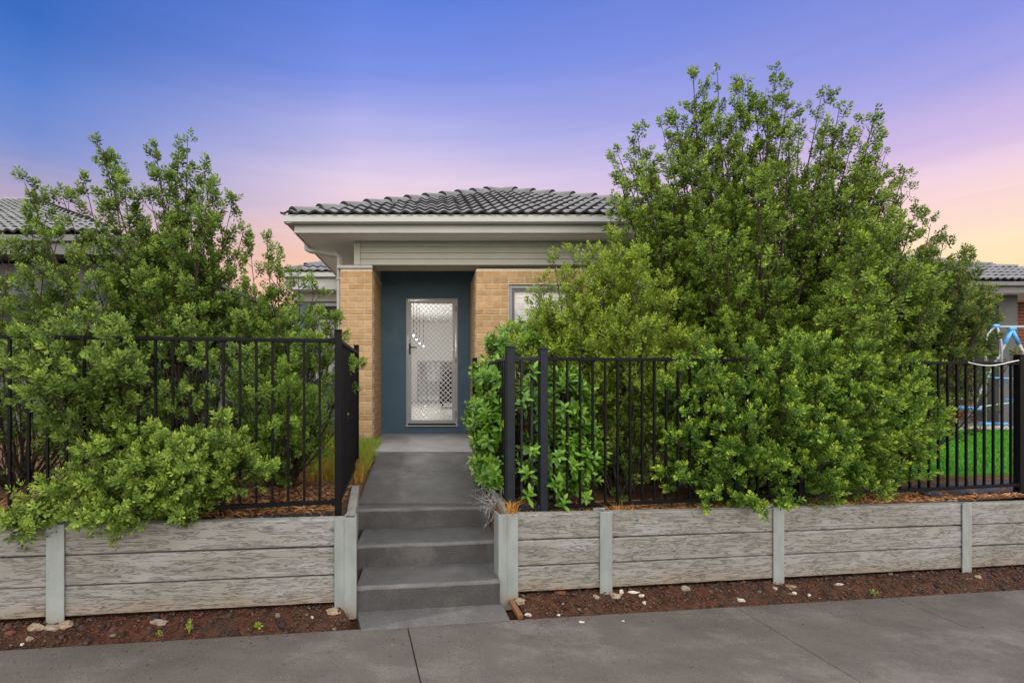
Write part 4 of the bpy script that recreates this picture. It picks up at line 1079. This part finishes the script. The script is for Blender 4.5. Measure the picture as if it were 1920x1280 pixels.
# left garden
tl = [W(352, 262, 4.5), W(335, 300, 4.6), (W(292, 282, 4.6)), W(186, 272, 4.4), W(205, 300, 4.5), W(300, 330, 4.4), W(437, 378, 4.6), W(405, 352, 4.5), W(385, 330, 4.7), W(232, 350, 4.3), W(160, 345, 4.5), W(118, 372, 4.3), W(46, 342, 4.25), W(62, 375, 4.3), W(260, 380, 4.4), W(455, 440, 4.5), W(380, 400, 4.3), W(320, 420, 4.2)]
FRONT_L = [W(75, 700, 3.05), W(110, 660, 3.08), W(60, 640, 3.1), W(200, 640, 3.12), W(235, 615, 3.2), W(215, 690, 3.1), W(85, 720, 3.0), W(150, 610, 3.2), W(25, 690, 3.05), W(370, 690, 3.4), W(310, 735, 3.4)]
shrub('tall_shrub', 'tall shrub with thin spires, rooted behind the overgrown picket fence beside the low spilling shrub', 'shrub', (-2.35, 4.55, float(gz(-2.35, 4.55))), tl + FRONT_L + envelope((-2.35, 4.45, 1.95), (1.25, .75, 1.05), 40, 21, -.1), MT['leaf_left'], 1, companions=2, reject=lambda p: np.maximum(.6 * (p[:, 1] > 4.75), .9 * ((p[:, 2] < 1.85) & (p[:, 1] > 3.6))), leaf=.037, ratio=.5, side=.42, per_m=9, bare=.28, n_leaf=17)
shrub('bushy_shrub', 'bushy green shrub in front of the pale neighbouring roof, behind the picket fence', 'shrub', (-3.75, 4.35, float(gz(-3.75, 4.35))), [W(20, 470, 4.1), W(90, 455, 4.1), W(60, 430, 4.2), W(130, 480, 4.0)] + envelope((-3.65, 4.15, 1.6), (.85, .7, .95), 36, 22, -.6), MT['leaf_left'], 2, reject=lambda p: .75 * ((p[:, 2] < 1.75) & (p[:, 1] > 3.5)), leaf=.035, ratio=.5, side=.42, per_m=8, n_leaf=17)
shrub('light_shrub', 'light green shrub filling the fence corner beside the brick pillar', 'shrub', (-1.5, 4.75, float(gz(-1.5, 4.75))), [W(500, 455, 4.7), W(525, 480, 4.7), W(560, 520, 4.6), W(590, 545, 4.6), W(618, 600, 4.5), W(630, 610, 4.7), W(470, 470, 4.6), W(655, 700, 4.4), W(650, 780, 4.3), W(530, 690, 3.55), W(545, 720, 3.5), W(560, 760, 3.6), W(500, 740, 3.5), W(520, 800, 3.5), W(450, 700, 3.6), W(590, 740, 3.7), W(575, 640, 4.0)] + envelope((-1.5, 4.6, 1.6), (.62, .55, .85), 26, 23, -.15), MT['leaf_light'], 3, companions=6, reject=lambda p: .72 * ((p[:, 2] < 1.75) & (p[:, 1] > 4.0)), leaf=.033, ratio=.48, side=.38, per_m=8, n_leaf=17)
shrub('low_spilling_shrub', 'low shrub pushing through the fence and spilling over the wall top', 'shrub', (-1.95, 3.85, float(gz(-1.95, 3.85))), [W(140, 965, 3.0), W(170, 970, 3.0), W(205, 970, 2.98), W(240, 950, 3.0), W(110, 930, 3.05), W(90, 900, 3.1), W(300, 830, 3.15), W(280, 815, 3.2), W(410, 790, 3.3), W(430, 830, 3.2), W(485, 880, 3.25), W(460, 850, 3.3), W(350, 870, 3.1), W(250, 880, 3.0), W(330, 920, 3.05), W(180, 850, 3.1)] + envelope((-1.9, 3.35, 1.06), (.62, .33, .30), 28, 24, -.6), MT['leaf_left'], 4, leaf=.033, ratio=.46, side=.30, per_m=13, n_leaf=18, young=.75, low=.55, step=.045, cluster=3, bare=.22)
shrub('small_clump', 'small leafy clump drooping over the wall beside a galvanised post', 'shrub', (-2.62, 3.42, float(gz(-2.6, 3.5))), [W(45, 990, 2.95), W(30, 985, 2.95), W(70, 965, 3.0), W(55, 945, 3.05), W(20, 975, 2.95)], MT['leaf_left'], 5, leaf=.038, side=.14, per_m=16, young=.7, cluster=2, bare=.3)
shrub('tiny_clump', 'tiny tuft of leaves poking over the plain middle of the wall', 'shrub', (-1.66, 3.55, float(gz(-1.66, 3.55))), [W(345, 972, 3.18), W(338, 965, 3.2), W(356, 962, 3.2)], MT['leaf_left'], 6, leaf=.034, side=.08, per_m=14, young=.7, cluster=1, bare=.3)
# right garden
tr = [W(1300, 142, 5.5), W(1345, 136, 5.7), W(1318, 175, 5.5), W(1456, 132, 5.6), W(1440, 190, 5.5), W(1395, 158, 5.6), W(1540, 182, 5.6), W(1500, 205, 5.8), W(1575, 195, 5.7), W(1645, 212, 5.8), W(1660, 290, 5.7), W(1600, 262, 5.5), W(1195, 248, 5.4), W(1180, 300, 5.3), W(1240, 235, 5.6), W(1165, 345, 5.2), W(1215, 320, 5.1), W(1270, 230, 5.3), W(1370, 230, 5.3), W(1480, 260, 5.2), W(1550, 300, 5.2), W(1690, 345, 5.7), W(1715, 400, 5.6), W(1640, 360, 5.3), W(1300, 300, 5.0), W(1420, 330, 4.9)]
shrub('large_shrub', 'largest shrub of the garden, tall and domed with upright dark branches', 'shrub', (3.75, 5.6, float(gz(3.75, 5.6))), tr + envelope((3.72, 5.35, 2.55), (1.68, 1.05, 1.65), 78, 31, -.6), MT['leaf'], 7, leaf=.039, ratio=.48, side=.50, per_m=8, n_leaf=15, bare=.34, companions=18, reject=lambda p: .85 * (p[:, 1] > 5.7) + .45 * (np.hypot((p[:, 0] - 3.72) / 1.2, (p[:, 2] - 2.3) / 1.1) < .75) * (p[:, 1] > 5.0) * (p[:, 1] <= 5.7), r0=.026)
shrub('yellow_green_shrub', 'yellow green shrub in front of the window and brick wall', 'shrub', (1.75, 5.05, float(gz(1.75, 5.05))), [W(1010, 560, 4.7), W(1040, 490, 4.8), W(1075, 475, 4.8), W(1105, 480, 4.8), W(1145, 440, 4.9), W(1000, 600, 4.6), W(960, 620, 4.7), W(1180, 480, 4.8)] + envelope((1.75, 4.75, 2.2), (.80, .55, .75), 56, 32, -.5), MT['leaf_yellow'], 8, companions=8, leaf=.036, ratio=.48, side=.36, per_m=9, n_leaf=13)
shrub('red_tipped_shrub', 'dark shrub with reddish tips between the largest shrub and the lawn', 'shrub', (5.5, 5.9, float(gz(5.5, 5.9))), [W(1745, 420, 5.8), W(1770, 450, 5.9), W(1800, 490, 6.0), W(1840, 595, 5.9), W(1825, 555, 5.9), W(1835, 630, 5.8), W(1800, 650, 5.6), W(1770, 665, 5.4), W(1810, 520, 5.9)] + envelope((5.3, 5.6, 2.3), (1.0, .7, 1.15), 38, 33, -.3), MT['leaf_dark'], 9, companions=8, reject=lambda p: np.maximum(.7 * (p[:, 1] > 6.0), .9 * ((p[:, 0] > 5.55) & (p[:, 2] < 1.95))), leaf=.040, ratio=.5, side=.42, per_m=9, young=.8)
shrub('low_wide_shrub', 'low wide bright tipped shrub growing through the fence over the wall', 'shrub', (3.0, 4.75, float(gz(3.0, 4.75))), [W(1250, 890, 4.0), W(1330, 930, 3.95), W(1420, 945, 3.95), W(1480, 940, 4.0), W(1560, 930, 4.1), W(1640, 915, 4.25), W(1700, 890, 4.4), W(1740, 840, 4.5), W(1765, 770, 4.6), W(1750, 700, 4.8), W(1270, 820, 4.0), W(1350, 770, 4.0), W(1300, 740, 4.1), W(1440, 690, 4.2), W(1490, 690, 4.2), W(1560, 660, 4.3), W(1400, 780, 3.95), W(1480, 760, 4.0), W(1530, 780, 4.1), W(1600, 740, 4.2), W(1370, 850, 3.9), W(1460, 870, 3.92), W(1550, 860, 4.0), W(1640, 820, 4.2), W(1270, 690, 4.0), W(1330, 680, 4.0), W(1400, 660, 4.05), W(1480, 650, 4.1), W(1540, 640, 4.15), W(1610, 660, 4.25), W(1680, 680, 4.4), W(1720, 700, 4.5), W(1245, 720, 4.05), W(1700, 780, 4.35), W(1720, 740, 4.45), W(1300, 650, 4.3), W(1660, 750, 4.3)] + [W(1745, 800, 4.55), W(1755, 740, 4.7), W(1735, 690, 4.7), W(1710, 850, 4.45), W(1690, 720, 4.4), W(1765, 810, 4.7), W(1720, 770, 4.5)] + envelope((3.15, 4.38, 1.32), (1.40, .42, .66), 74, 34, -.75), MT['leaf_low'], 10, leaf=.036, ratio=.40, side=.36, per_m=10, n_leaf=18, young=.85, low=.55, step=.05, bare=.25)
shrub('sparse_twiggy_shrub', 'sparse twiggy shrub standing inside the fence beside the glossy hedge', 'shrub', (1.75, 4.5, float(gz(1.75, 4.5))), [W(1120, 720, 4.5), W(1160, 700, 4.6), W(1190, 760, 4.4), W(1210, 720, 4.5), W(1150, 840, 4.3), W(1200, 860, 4.3), W(1180, 900, 4.25), W(1240, 800, 4.4)] + envelope((1.75, 4.55, 1.4), (.45, .3, .6), 14, 35, -.8), MT['leaf_dark'], 11, leaf=.038, side=.24, per_m=8, cluster=1, young=.9)

# ------------------------------------------------------------------ glossy broad-leaved hedge
def broad_leaf_mesh(L0, wd, mat, tint):
    v = []; f = []
    prof = [(0, .02), (.25, .75), (.55, 1.0), (.82, .6), (1, .0)]
    for (t, w) in prof:
        z = -.12 * L0 * t * t + .04 * L0 * t
        v += [(-w * wd / 2, t * L0, z + .16 * w * wd), (0, t * L0, z), (w * wd / 2, t * L0, z + .16 * w * wd)]
    f = [(3 * i + j, 3 * i + j + 1, 3 * i + j + 4, 3 * i + j + 3) for i in range(4) for j in range(2)]
    me = quadmesh('leaf', v, f, mat, [tint] * 8, True); return me
def build_hedge():
    rng = np.random.default_rng(77); base = np.array([.85, 4.6, float(gz(.85, 4.6))])
    root = empty('broadleaf_hedge', tuple(base), 'glossy broad leaved hedge with red young leaves crowding the path fence', 'hedge')
    # rosette centres: along the path-side fence, and behind the twin-post panel
    C = []
    def add(n, c, r):
        k = 0
        while k < n:
            d = norm(rng.normal(0, 1, 3))
            if d[1] > .55 and rng.random() < .6: continue
            C.append((np.array(c) + d * np.array(r) * rng.uniform(.7, 1.03), d)); k += 1
    add(95, (.56, 4.75, 1.75), (.20, .55, .20)); add(140, (.53, 4.70, 1.32), (.24, .62, .34)); add(105, (.56, 4.62, .93), (.22, .55, .28))
    add(120, (1.05, 4.15, 1.55), (.36, .26, .32)); add(140, (1.10, 4.12, 1.05), (.40, .26, .38)); add(100, (1.0, 5.05, 2.12), (.40, .45, .24)); add(50, (.72, 5.0, 2.05), (.22, .40, .18))
    for px, py, d in ((985, 880, 3.78), (1000, 840, 3.8), (990, 920, 3.78), (1045, 900, 3.80), (1060, 935, 3.78), (1050, 850, 3.82), (1100, 930, 3.9), (1085, 870, 3.9), (985, 740, 3.8), (1000, 690, 3.8), (1060, 760, 3.85)):
        C.append((W(px, py, d), np.array([0, -.8, .3])))
    V = []; Q = []; T = []; protos = [(broad_leaf_mesh(.085, .036, MT['broad'], t), t) for t in (.25, .45, .65, .9)] + [(broad_leaf_mesh(.07, .028, MT['red_leaf'], .5), .5)]
    stemP = []; stemR = []; cand = []; vloc = np.array([v.co[:] for v in protos[0][0].vertices]); qloc = np.array([p.vertices[:] for p in protos[0][0].polygons])
    for c, d in C:
        D = norm(d + np.array([0, -.15, .75]) + rng.normal(0, .25, 3))
        s = base + (c - base) * .35 + rng.normal(0, .05, 3); s[2] = min(s[2], c[2] - .05)
        t = np.linspace(0, 1, 5)[:, None]; stemP.append(s + (c - s) * t + np.array([0, 0, -.05]) * t * (1 - t) * 4); stemR.append(np.linspace(.006, .002, 5))
        n = rng.integers(9, 15); red = rng.random() < .022
        for i in range(n):
            k = i / n; az = i * 2.4 + rng.uniform(-.3, .3); an = R(100 - 72 * k + rng.uniform(-12, 12))
            U = norm(np.cross(D, [.3, .9, .1])); Vv = np.cross(D, U)
            y = norm((U * math.cos(az) + Vv * math.sin(az)) * math.sin(an) + D * math.cos(an)); x = norm(np.cross(y, D)); z = np.cross(x, y)
            sc = rng.uniform(.7, 1.15) * (1.05 - .35 * k); pos = c - D * .09 * (1 - k) + rng.normal(0, .006, 3)
            Mx = np.stack([x, y, z], 1) * sc; ti = float(np.clip(.22 + .5 * k + rng.normal(0, .1), 0, 1))
            cand.append((pos, Mx, ti, red and k > .6))
    # the leaves that show largest become objects of their own
    order = sorted(range(len(cand)), key=lambda i: cand[i][0][1] + (0 if cand[i][3] else .25))
    own = set(order[:300])
    for i, (pos, Mx, ti, red) in enumerate(cand):
        if i in own:
            me = protos[4][0] if red else min(protos[:4], key=lambda p: abs(p[1] - ti))[0]
            M = Matrix(np.vstack([np.c_[Mx, pos], [0, 0, 0, 1]]).tolist())
            obj('leaf', me, root, M)
        else:
            o = len(V) * 15; V.append(vloc @ Mx.T + pos); Q.append(qloc + o); T += [ti] * 8
    o = obj('crown', quadmesh('crown', np.concatenate(V), np.concatenate(Q), MT['broad'], T, True), root); tag(o, kind='stuff')
    tv, tq = tubes(np.array(stemP), np.array(stemR), 4); obj('branches', quadmesh('branches', tv, tq, MT['bark']), root)
    tr_ = [np.linspace(base + np.array([dx, dy, -.1]), base + np.array([dx * 2.2, dy * 2.2, .75]), 6) for dx, dy in ((0, 0), (-.1, .15), (.12, -.1), (.05, .2), (-.08, -.15), (.2, .1))]
    tv, tq = tubes(np.array(tr_), np.tile(np.linspace(.018, .006, 6), (6, 1)), 6); obj('trunk', quadmesh('trunk', tv, tq, MT['bark']), root)
    print('hedge leaves', len(cand))
build_hedge()

# ------------------------------------------------------------------ mulch, grass, stones and weeds
def chips(name, label, cat, mat, n, place, size, seed, tint=None, flat=.35):
    rng = np.random.default_rng(seed); P = place(rng, n); n = len(P)
    L0 = rng.uniform(size[0], size[1], n); w = L0 * rng.uniform(*size[2], n); h = np.minimum(w, L0) * flat
    a = rng.random(n) * 6.283; pit = rng.normal(0, .3, n)
    ca, sa = np.cos(a), np.sin(a); X = np.c_[ca * np.cos(pit), sa * np.cos(pit), np.sin(pit)]; Y = np.c_[-sa, ca, np.zeros(n)]; Z = np.cross(X, Y)
    cs = np.array([(-1, -1, -1), (1, -1, -1), (1, 1, -1), (-1, 1, -1), (-.8, -.7, 1), (.7, -.8, 1), (.8, .7, 1), (-.7, .8, 1)], float)
    cs = cs[None] * rng.uniform(.6, 1.1, (n, 8, 3))
    V = P[:, None, :] + cs[..., :1] * X[:, None] * (L0 / 2)[:, None, None] + cs[..., 1:2] * Y[:, None] * (w / 2)[:, None, None] + cs[..., 2:] * Z[:, None] * (h / 2)[:, None, None]
    Q = (np.arange(n)[:, None, None] * 8 + np.array(BOXF)[None]).reshape(-1, 4)
    tt = rng.random(n) if tint is None else tint(rng, P)
    o = obj(name, quadmesh(name, V.reshape(-1, 3), Q, mat, np.repeat(tt, 6))); tag(o, label, cat, kind='stuff'); return o
def soil_place(x0, x1):
    def f(rng, n):
        x = rng.uniform(x0, x1, n); v = rng.random(n); y = foot_y(x) - .02 + .22 * v
        z = foot_z(x) - .03 + (.115 + .005 * x) * np.clip((y - foot_y(x) + .03) / .29 * 1.5, 0, 1) + .006
        k = (x < -.60) | (x > .60); return np.c_[x, y, z][k]
    return f
def mtint(rng, P):
    t = rng.random(len(P)) * .80; red = np.exp(-((P[:, 0] + 1.75) / .42) ** 2) * .75
    k = rng.random(len(P)) < red; t[k] = rng.uniform(.82, .959, k.sum()); w = rng.random(len(P)) < .012; t[w] = .98; return t
chips('mulch', 'dark brown and red wood chips along the foot of the walls', 'mulch', MT['mulch'], 9500, soil_place(-4, 6.6), (.004, .024, (.25, .8)), 41, mtint)
chips('soil_clods', 'dark crumbled clods of earth among the mulch under the walls', 'soil', MT['clod'], 700, soil_place(-4, 6.6), (.015, .05, (.5, 1.0)), 45, None, .5)
def foot_place(rng, n):
    x = rng.uniform(-3.2, 5.6, n); y = foot_y(x) - .03 - np.abs(rng.normal(0, .16, n)) * (1 + 4 * (rng.random(n) < .25)); return np.c_[x, y, foot_z(x) + .003]
chips('path_debris', 'specks of soil and grit strewn along the edge of the footpath', 'debris', MT['mulch'], 520, foot_place, (.003, .012, (.4, .9)), 44)
def garden_place(regs):
    def f(rng, n):
        out = []
        for (x0, x1, y0, y1, wt) in regs:
            m = int(n * wt); x = rng.uniform(x0, x1, m); y = 3.66 + .18 * x + rng.uniform(y0, y1, m)
            out.append(np.c_[x, y, gz(x, y) + rng.uniform(.004, .022, m)])
        return np.concatenate(out)
    return f
chips('straw_mulch', 'orange brown straw mulch lying behind the fences', 'mulch', MT['straw'], 9000, garden_place([(-3.6, -.78, 0, 1.1, .35), (.62, 3.4, 0, .35, .2), (3.4, 6.6, 0, .35, .45)]), (.03, .10, (.06, .16)), 42, None, .6)
chips('black_chips', 'black mulch chips beside the corner post of the overgrown fence', 'mulch', MT['blackchip'], 900, garden_place([(-1.35, -.80, 0, .16, .6), (-3.2, -1.6, 0, .12, .4)]), (.02, .045, (.5, .9)), 43)

def blades(name, label, cat, P, h, mat, seed, wd=.004, lean=.35, tint=None, kind='stuff', parent=None):
    rng = np.random.default_rng(seed); n = len(P); a = rng.random(n) * 6.283; hh = rng.uniform(h[0], h[1], n)
    d = np.c_[np.cos(a), np.sin(a), np.zeros(n)]; b = rng.random(n) * 6.283; ld = np.c_[np.cos(b), np.sin(b), np.zeros(n)] * (lean * rng.random(n) * hh)[:, None]
    up = np.c_[np.zeros((n, 2)), hh]; m = P + up * .6 + ld * .35; t = P + up * .95 + ld * 1.2; w = d * wd
    V = np.stack([P - w, P + w, m + w * .8, m - w * .8, t], 1).reshape(-1, 3); I = np.arange(n)[:, None] * 5
    Q = np.concatenate([I + np.array([[0, 1, 2, 3]]), I + np.array([[3, 2, 4, 4]])])
    me = bpy.data.meshes.new(name)
    tt = rng.random(n) if tint is None else tint
    F_ = [tuple(q) for q in (I + np.array([[0, 1, 2, 3]])).tolist()] + [tuple(q[:3]) for q in (I + np.array([[3, 2, 4]])).tolist()]
    me.from_pydata(V.tolist(), [], F_); me.materials.append(mat)
    at = me.attributes.new('tint', 'FLOAT', 'FACE'); at.data.foreach_set('value', np.concatenate([tt, tt]).astype(np.float32)); me.update()
    o = obj(name, me, parent); 
    if label: tag(o, label, cat, kind=kind)
    return o
rng = np.random.default_rng(9)
def grass_patch(x0, x1, y0, y1, n):
    x = rng.uniform(x0, x1, n); y = rng.uniform(y0, y1, n); return np.c_[x, y, gz(x, y) - .01]
G = np.concatenate([grass_patch(-1.35, -.72, 4.75, 6.6, 3200), grass_patch(.50, .62, 5.3, 6.6, 500), grass_patch(-2.4, -1.2, 5.2, 7.5, 2500)])
tg = np.clip(np.interp(G[:, 1], [4.7, 5.3, 6.6], [.12, .6, .9]) + rng.normal(0, .25, len(G)), 0, 1)
blades('grass', 'yellowing green grass beside the path at the pillar foot', 'grass', G, (.06, .20), MT['grass'], 4, .004, .7, tg)
def tuft(name, label, cat, p, n, h, mat, seed, spread, tint, lean=1.0, wd=.004):
    r = np.random.default_rng(seed); P = np.array(p) + np.c_[r.normal(0, spread, (n, 2)), np.zeros(n)]
    return blades(name, label, cat, P, h, mat, seed, wd, lean, np.clip(r.normal(tint, .12, n), 0, 1), kind=None)
tuft('dry_grass_tuft', 'dry orange grass tuft on top of the galvanised corner post beside the steps', 'grass tuft', (.585, wy(.585) + .02, wtop(.585) - .01), 46, (.06, .14), MT['grass'], 51, .022, .05, 1.3)
tuft('dry_grass_tuft', 'dry straw tuft below the hedge at the foot of the fence', 'grass tuft', (1.50, fy(1.5) - .05, wtop(1.5) - .06), 60, (.05, .13), MT['grass'], 52, .06, .05, 1.4)
def twig_bunch(name, label, p, n, seed, size):
    r = np.random.default_rng(seed); b = MB()
    for k in range(n):
        d = norm(np.array([r.normal(-.4, .9), r.normal(-.5, .7), r.normal(.2, .9)])); q = np.array(p) + r.normal(0, .04, 3); pts = [q]
        for s in range(4): d = norm(d + r.normal(0, .6, 3) + np.array([0, -.05, -.15])); q = q + d * size * r.uniform(.5, 1.2) / 4; pts.append(q)
        b.tube(pts, [.0020, .0017, .0013, .001, .0007], 4)
    tag(b.build(name, MT['twig'], None), label, 'twigs')
twig_bunch('dead_twigs', 'bunch of dead grey twigs hanging over the step edge', (.50, 4.12, .66), 70, 61, .24)
twig_bunch('dead_twigs', 'wispy dead stems beside the joint of the sloping path', (.47, 5.25, .76), 22, 62, .22)

def stone(label, px, py, s, seed, mat, cat='stone', name='stone', group=None):
    u = (px - CX) / F
    # on the soil strip: solve depth from the pixel row
    d = 3.4
    for _ in range(8):
        x = u * d; v = np.clip((d - foot_y(x) + .03) / .29, 0, 1)
        z = foot_z(x) - .03 + (.115 + .005 * x) * min(v * 1.5, 1) if d > foot_y(x) - .03 else foot_z(x)
        d = (CAMZ - z) * F / (py - CY)
    lump(name, mat, None, (u * d, d, z + s[2] * .35), s, seed); o = bpy.data.objects[-1] if False else None
def stones():
    items = [('large white stone on the path edge beside the timber offcut', 991, 1154, (.030, .016, .014), 'pebble'), ('small white stone at the soil edge near the steps', 1047, 1153, (.017, .010, .008), 'pebble'),
             ('white triangular stone chip lying on the footpath', 1090, 1166, (.022, .013, .006), 'pebble'), ('tiny white chip lying alone on the concrete path', 1168, 1164, (.010, .008, .005), 'pebble'),
             ('upright cream stone leaning near the first narrow bay', 1165, 1112, (.022, .014, .026), 'pebble'), ('long flat cream stone at the foot of the wall', 1187, 1111, (.050, .014, .012), 'pebble'),
             ('cream stone below the long flat stone', 1203, 1117, (.026, .014, .013), 'pebble'), ('small angular cream stone among the chips', 1208, 1131, (.016, .013, .015), 'pebble'),
             ('rounded pale stone under the middle sleeper bay', 1390, 1127, (.034, .018, .017), 'pebble'), ('pale oval stone beyond the second post footing', 1489, 1113, (.020, .014, .012), 'pebble'),
             ('bright white angular stone lying next to the pale oval one', 1517, 1117, (.016, .012, .014), 'pebble'), ('long white stone high against the wall beneath the long bay', 1573, 1096, (.042, .014, .012), 'pebble'),
             ('white pebble in bare soil near the galvanised corner post and flat rosette weed', 585, 1158, (.012, .010, .010), 'pebble'), ('white pebble near the broken brick pieces', 41, 1209, (.012, .010, .009), 'pebble'),
             ('tan rough stone beside the white pebble near the brick pieces', 55, 1201, (.024, .018, .022), 'rubble'), ('flat brown rock slab leaning by the post footing', 96, 1180, (.060, .024, .022), 'rubble'),
             ('flat brown slab lying beyond the red chips', 298, 1168, (.062, .03, .018), 'rubble'), ('grey lump of rubble close to the leafy weed', 520, 1156, (.022, .016, .018), 'rubble'),
             ('orange broken brick piece in the mulch', 20, 1188, (.034, .02, .016), 'redbrick'), ('grey rubble lump below the middle bay', 1285, 1105, (.04, .02, .022), 'rubble'), ('red brown brick fragment near the first post', 1050, 1113, (.05, .02, .018), 'redbrick')]
    for k, (lab, px, py, s, m) in enumerate(items):
        u = (px - CX) / F; d = 3.4; z = 0
        for _ in range(12):
            x = u * d; v = (d - foot_y(x) + .03) / .29
            z = foot_z(x) if v < .1 else foot_z(x) - .03 + (.115 + .005 * x) * min(max(v, 0) * 1.5, 1)
            d = .5 * d + .5 * (CAMZ - z) * F / (py - CY)
        o = lump('brick_fragment' if m == 'redbrick' else 'stone', MT['fragment' if m == 'redbrick' else m], None, (u * d, d, z + s[2] * .45), s, 300 + k)
        tag(o, lab, 'brick piece' if m == 'redbrick' else 'stone', 'loose stones along the foot of the walls')
stones()
def weed(label, px, py, n, size, seed, mat, leaf):
    u = (px - CX) / F; d = 3.35
    for _ in range(12):
        x = u * d; v = (d - foot_y(x) + .03) / .29; z = foot_z(x) - .03 + (.115 + .005 * x) * min(max(v, 0) * 1.5, 1); d = .5 * d + .5 * (CAMZ - z) * F / (py - CY)
    r = np.random.default_rng(seed); root = empty('weed', (u * d, d, z), label, 'weed', 'small weeds in the mulch')
    P = np.array([u * d, d, z - .005]); V = []; st = []
    for k in range(n):
        a = r.random() * 6.283; q = P + np.array([math.cos(a) * size * .6 * r.random(), math.sin(a) * size * .4 * r.random(), size * r.uniform(.4, 1)]); st.append(np.linspace(P, q, 4))
        lv, _ = sprig(r, 7, size * .5, leaf, .6); Mx = frames(np.array([norm(q - P)]), r)[0]; V.append((lv @ Mx.T + q - norm(q - P) * size * .25).reshape(-1, 3))
    V = np.concatenate(V); Q = np.arange(len(V)).reshape(-1, 4); obj('leaves', quadmesh('leaves', V, Q, mat, np.clip(r.normal(.55, .2, len(Q)), 0, 1)), root)
    tv, tq = tubes(np.array(st), np.tile(np.linspace(.003, .0012, 4), (n, 1)), 4); obj('stem', quadmesh('stem', tv, tq, MT['straw'] if False else MT['leaf_yellow'], np.full(len(tq), .5)), root)
weed('thin upright weed with pale stems in the mulch under the wall', 355, 1186, 5, .07, 71, MT['leaf_yellow'], .018)
weed('flat rosette weed with rounded leaves on bare soil', 484, 1176, 5, .025, 72, MT['leaf'], .024)
weed('small grey green weed beneath the long sleeper bay before the lawn', 1640, 1116, 6, .04, 73, MT['leaf_left'], .016)
weed('tiny weed near the red chips', 300, 1193, 3, .03, 74, MT['leaf_yellow'], .014)
# timber offcut beside the landing
bar((.575, 3.62, .035), (.625, 3.475, -.015), .035, .03, 'timber_offcut', MT['timber'], None, 0)
tag(bpy.data.objects['timber_offcut'], 'weathered brown timber offcut lying along the edge of the landing', 'timber')
# black plastic sheet and pebbles on the right
def sheet():
    r = np.random.default_rng(15); nx, ny = 34, 14; xs = np.linspace(4.75, 6.6, nx); ts = np.linspace(.02, .42, ny); X, T = np.meshgrid(xs, ts); Y = 3.70 + .18 * X + T
    Z = gz(X, Y) + .03 + .018 * np.sin(X * 21 + 3 * T) * np.sin(T * 17 + X * 5) + r.normal(0, .006, X.shape)
    I = np.arange(nx * ny).reshape(ny, nx); Q = np.stack([I[:-1, :-1], I[:-1, 1:], I[1:, 1:], I[1:, :-1]], -1).reshape(-1, 4)
    tag(obj('plastic_sheet', quadmesh('plastic_sheet', np.stack([X, Y, Z], -1).reshape(-1, 3), Q, MT['sheet'])), 'crumpled dark plastic sheet under the fence before the lawn', 'plastic sheet')
sheet()
def pebbles():
    r = np.random.default_rng(16); n = 700; x = r.uniform(8.4, 14.2, n); y = r.uniform(10.32, 10.72, n); P = np.c_[x, y, np.full(n, .60) + r.uniform(0, .03, n)]
    chips('white_pebbles', 'white pebbles bordering the back of the bright lawn', 'pebbles', MT['pebble'], n, lambda a, b: P, (.05, .09, (.7, 1)), 17, lambda a, b: np.full(n, .5), .7)
pebbles()
print('objects', len(bpy.data.objects), 'tris', sum(sum(len(p.vertices) - 2 for p in me.polygons) if len(me.polygons) < 2000 else 2 * len(me.polygons) for me in bpy.data.meshes))
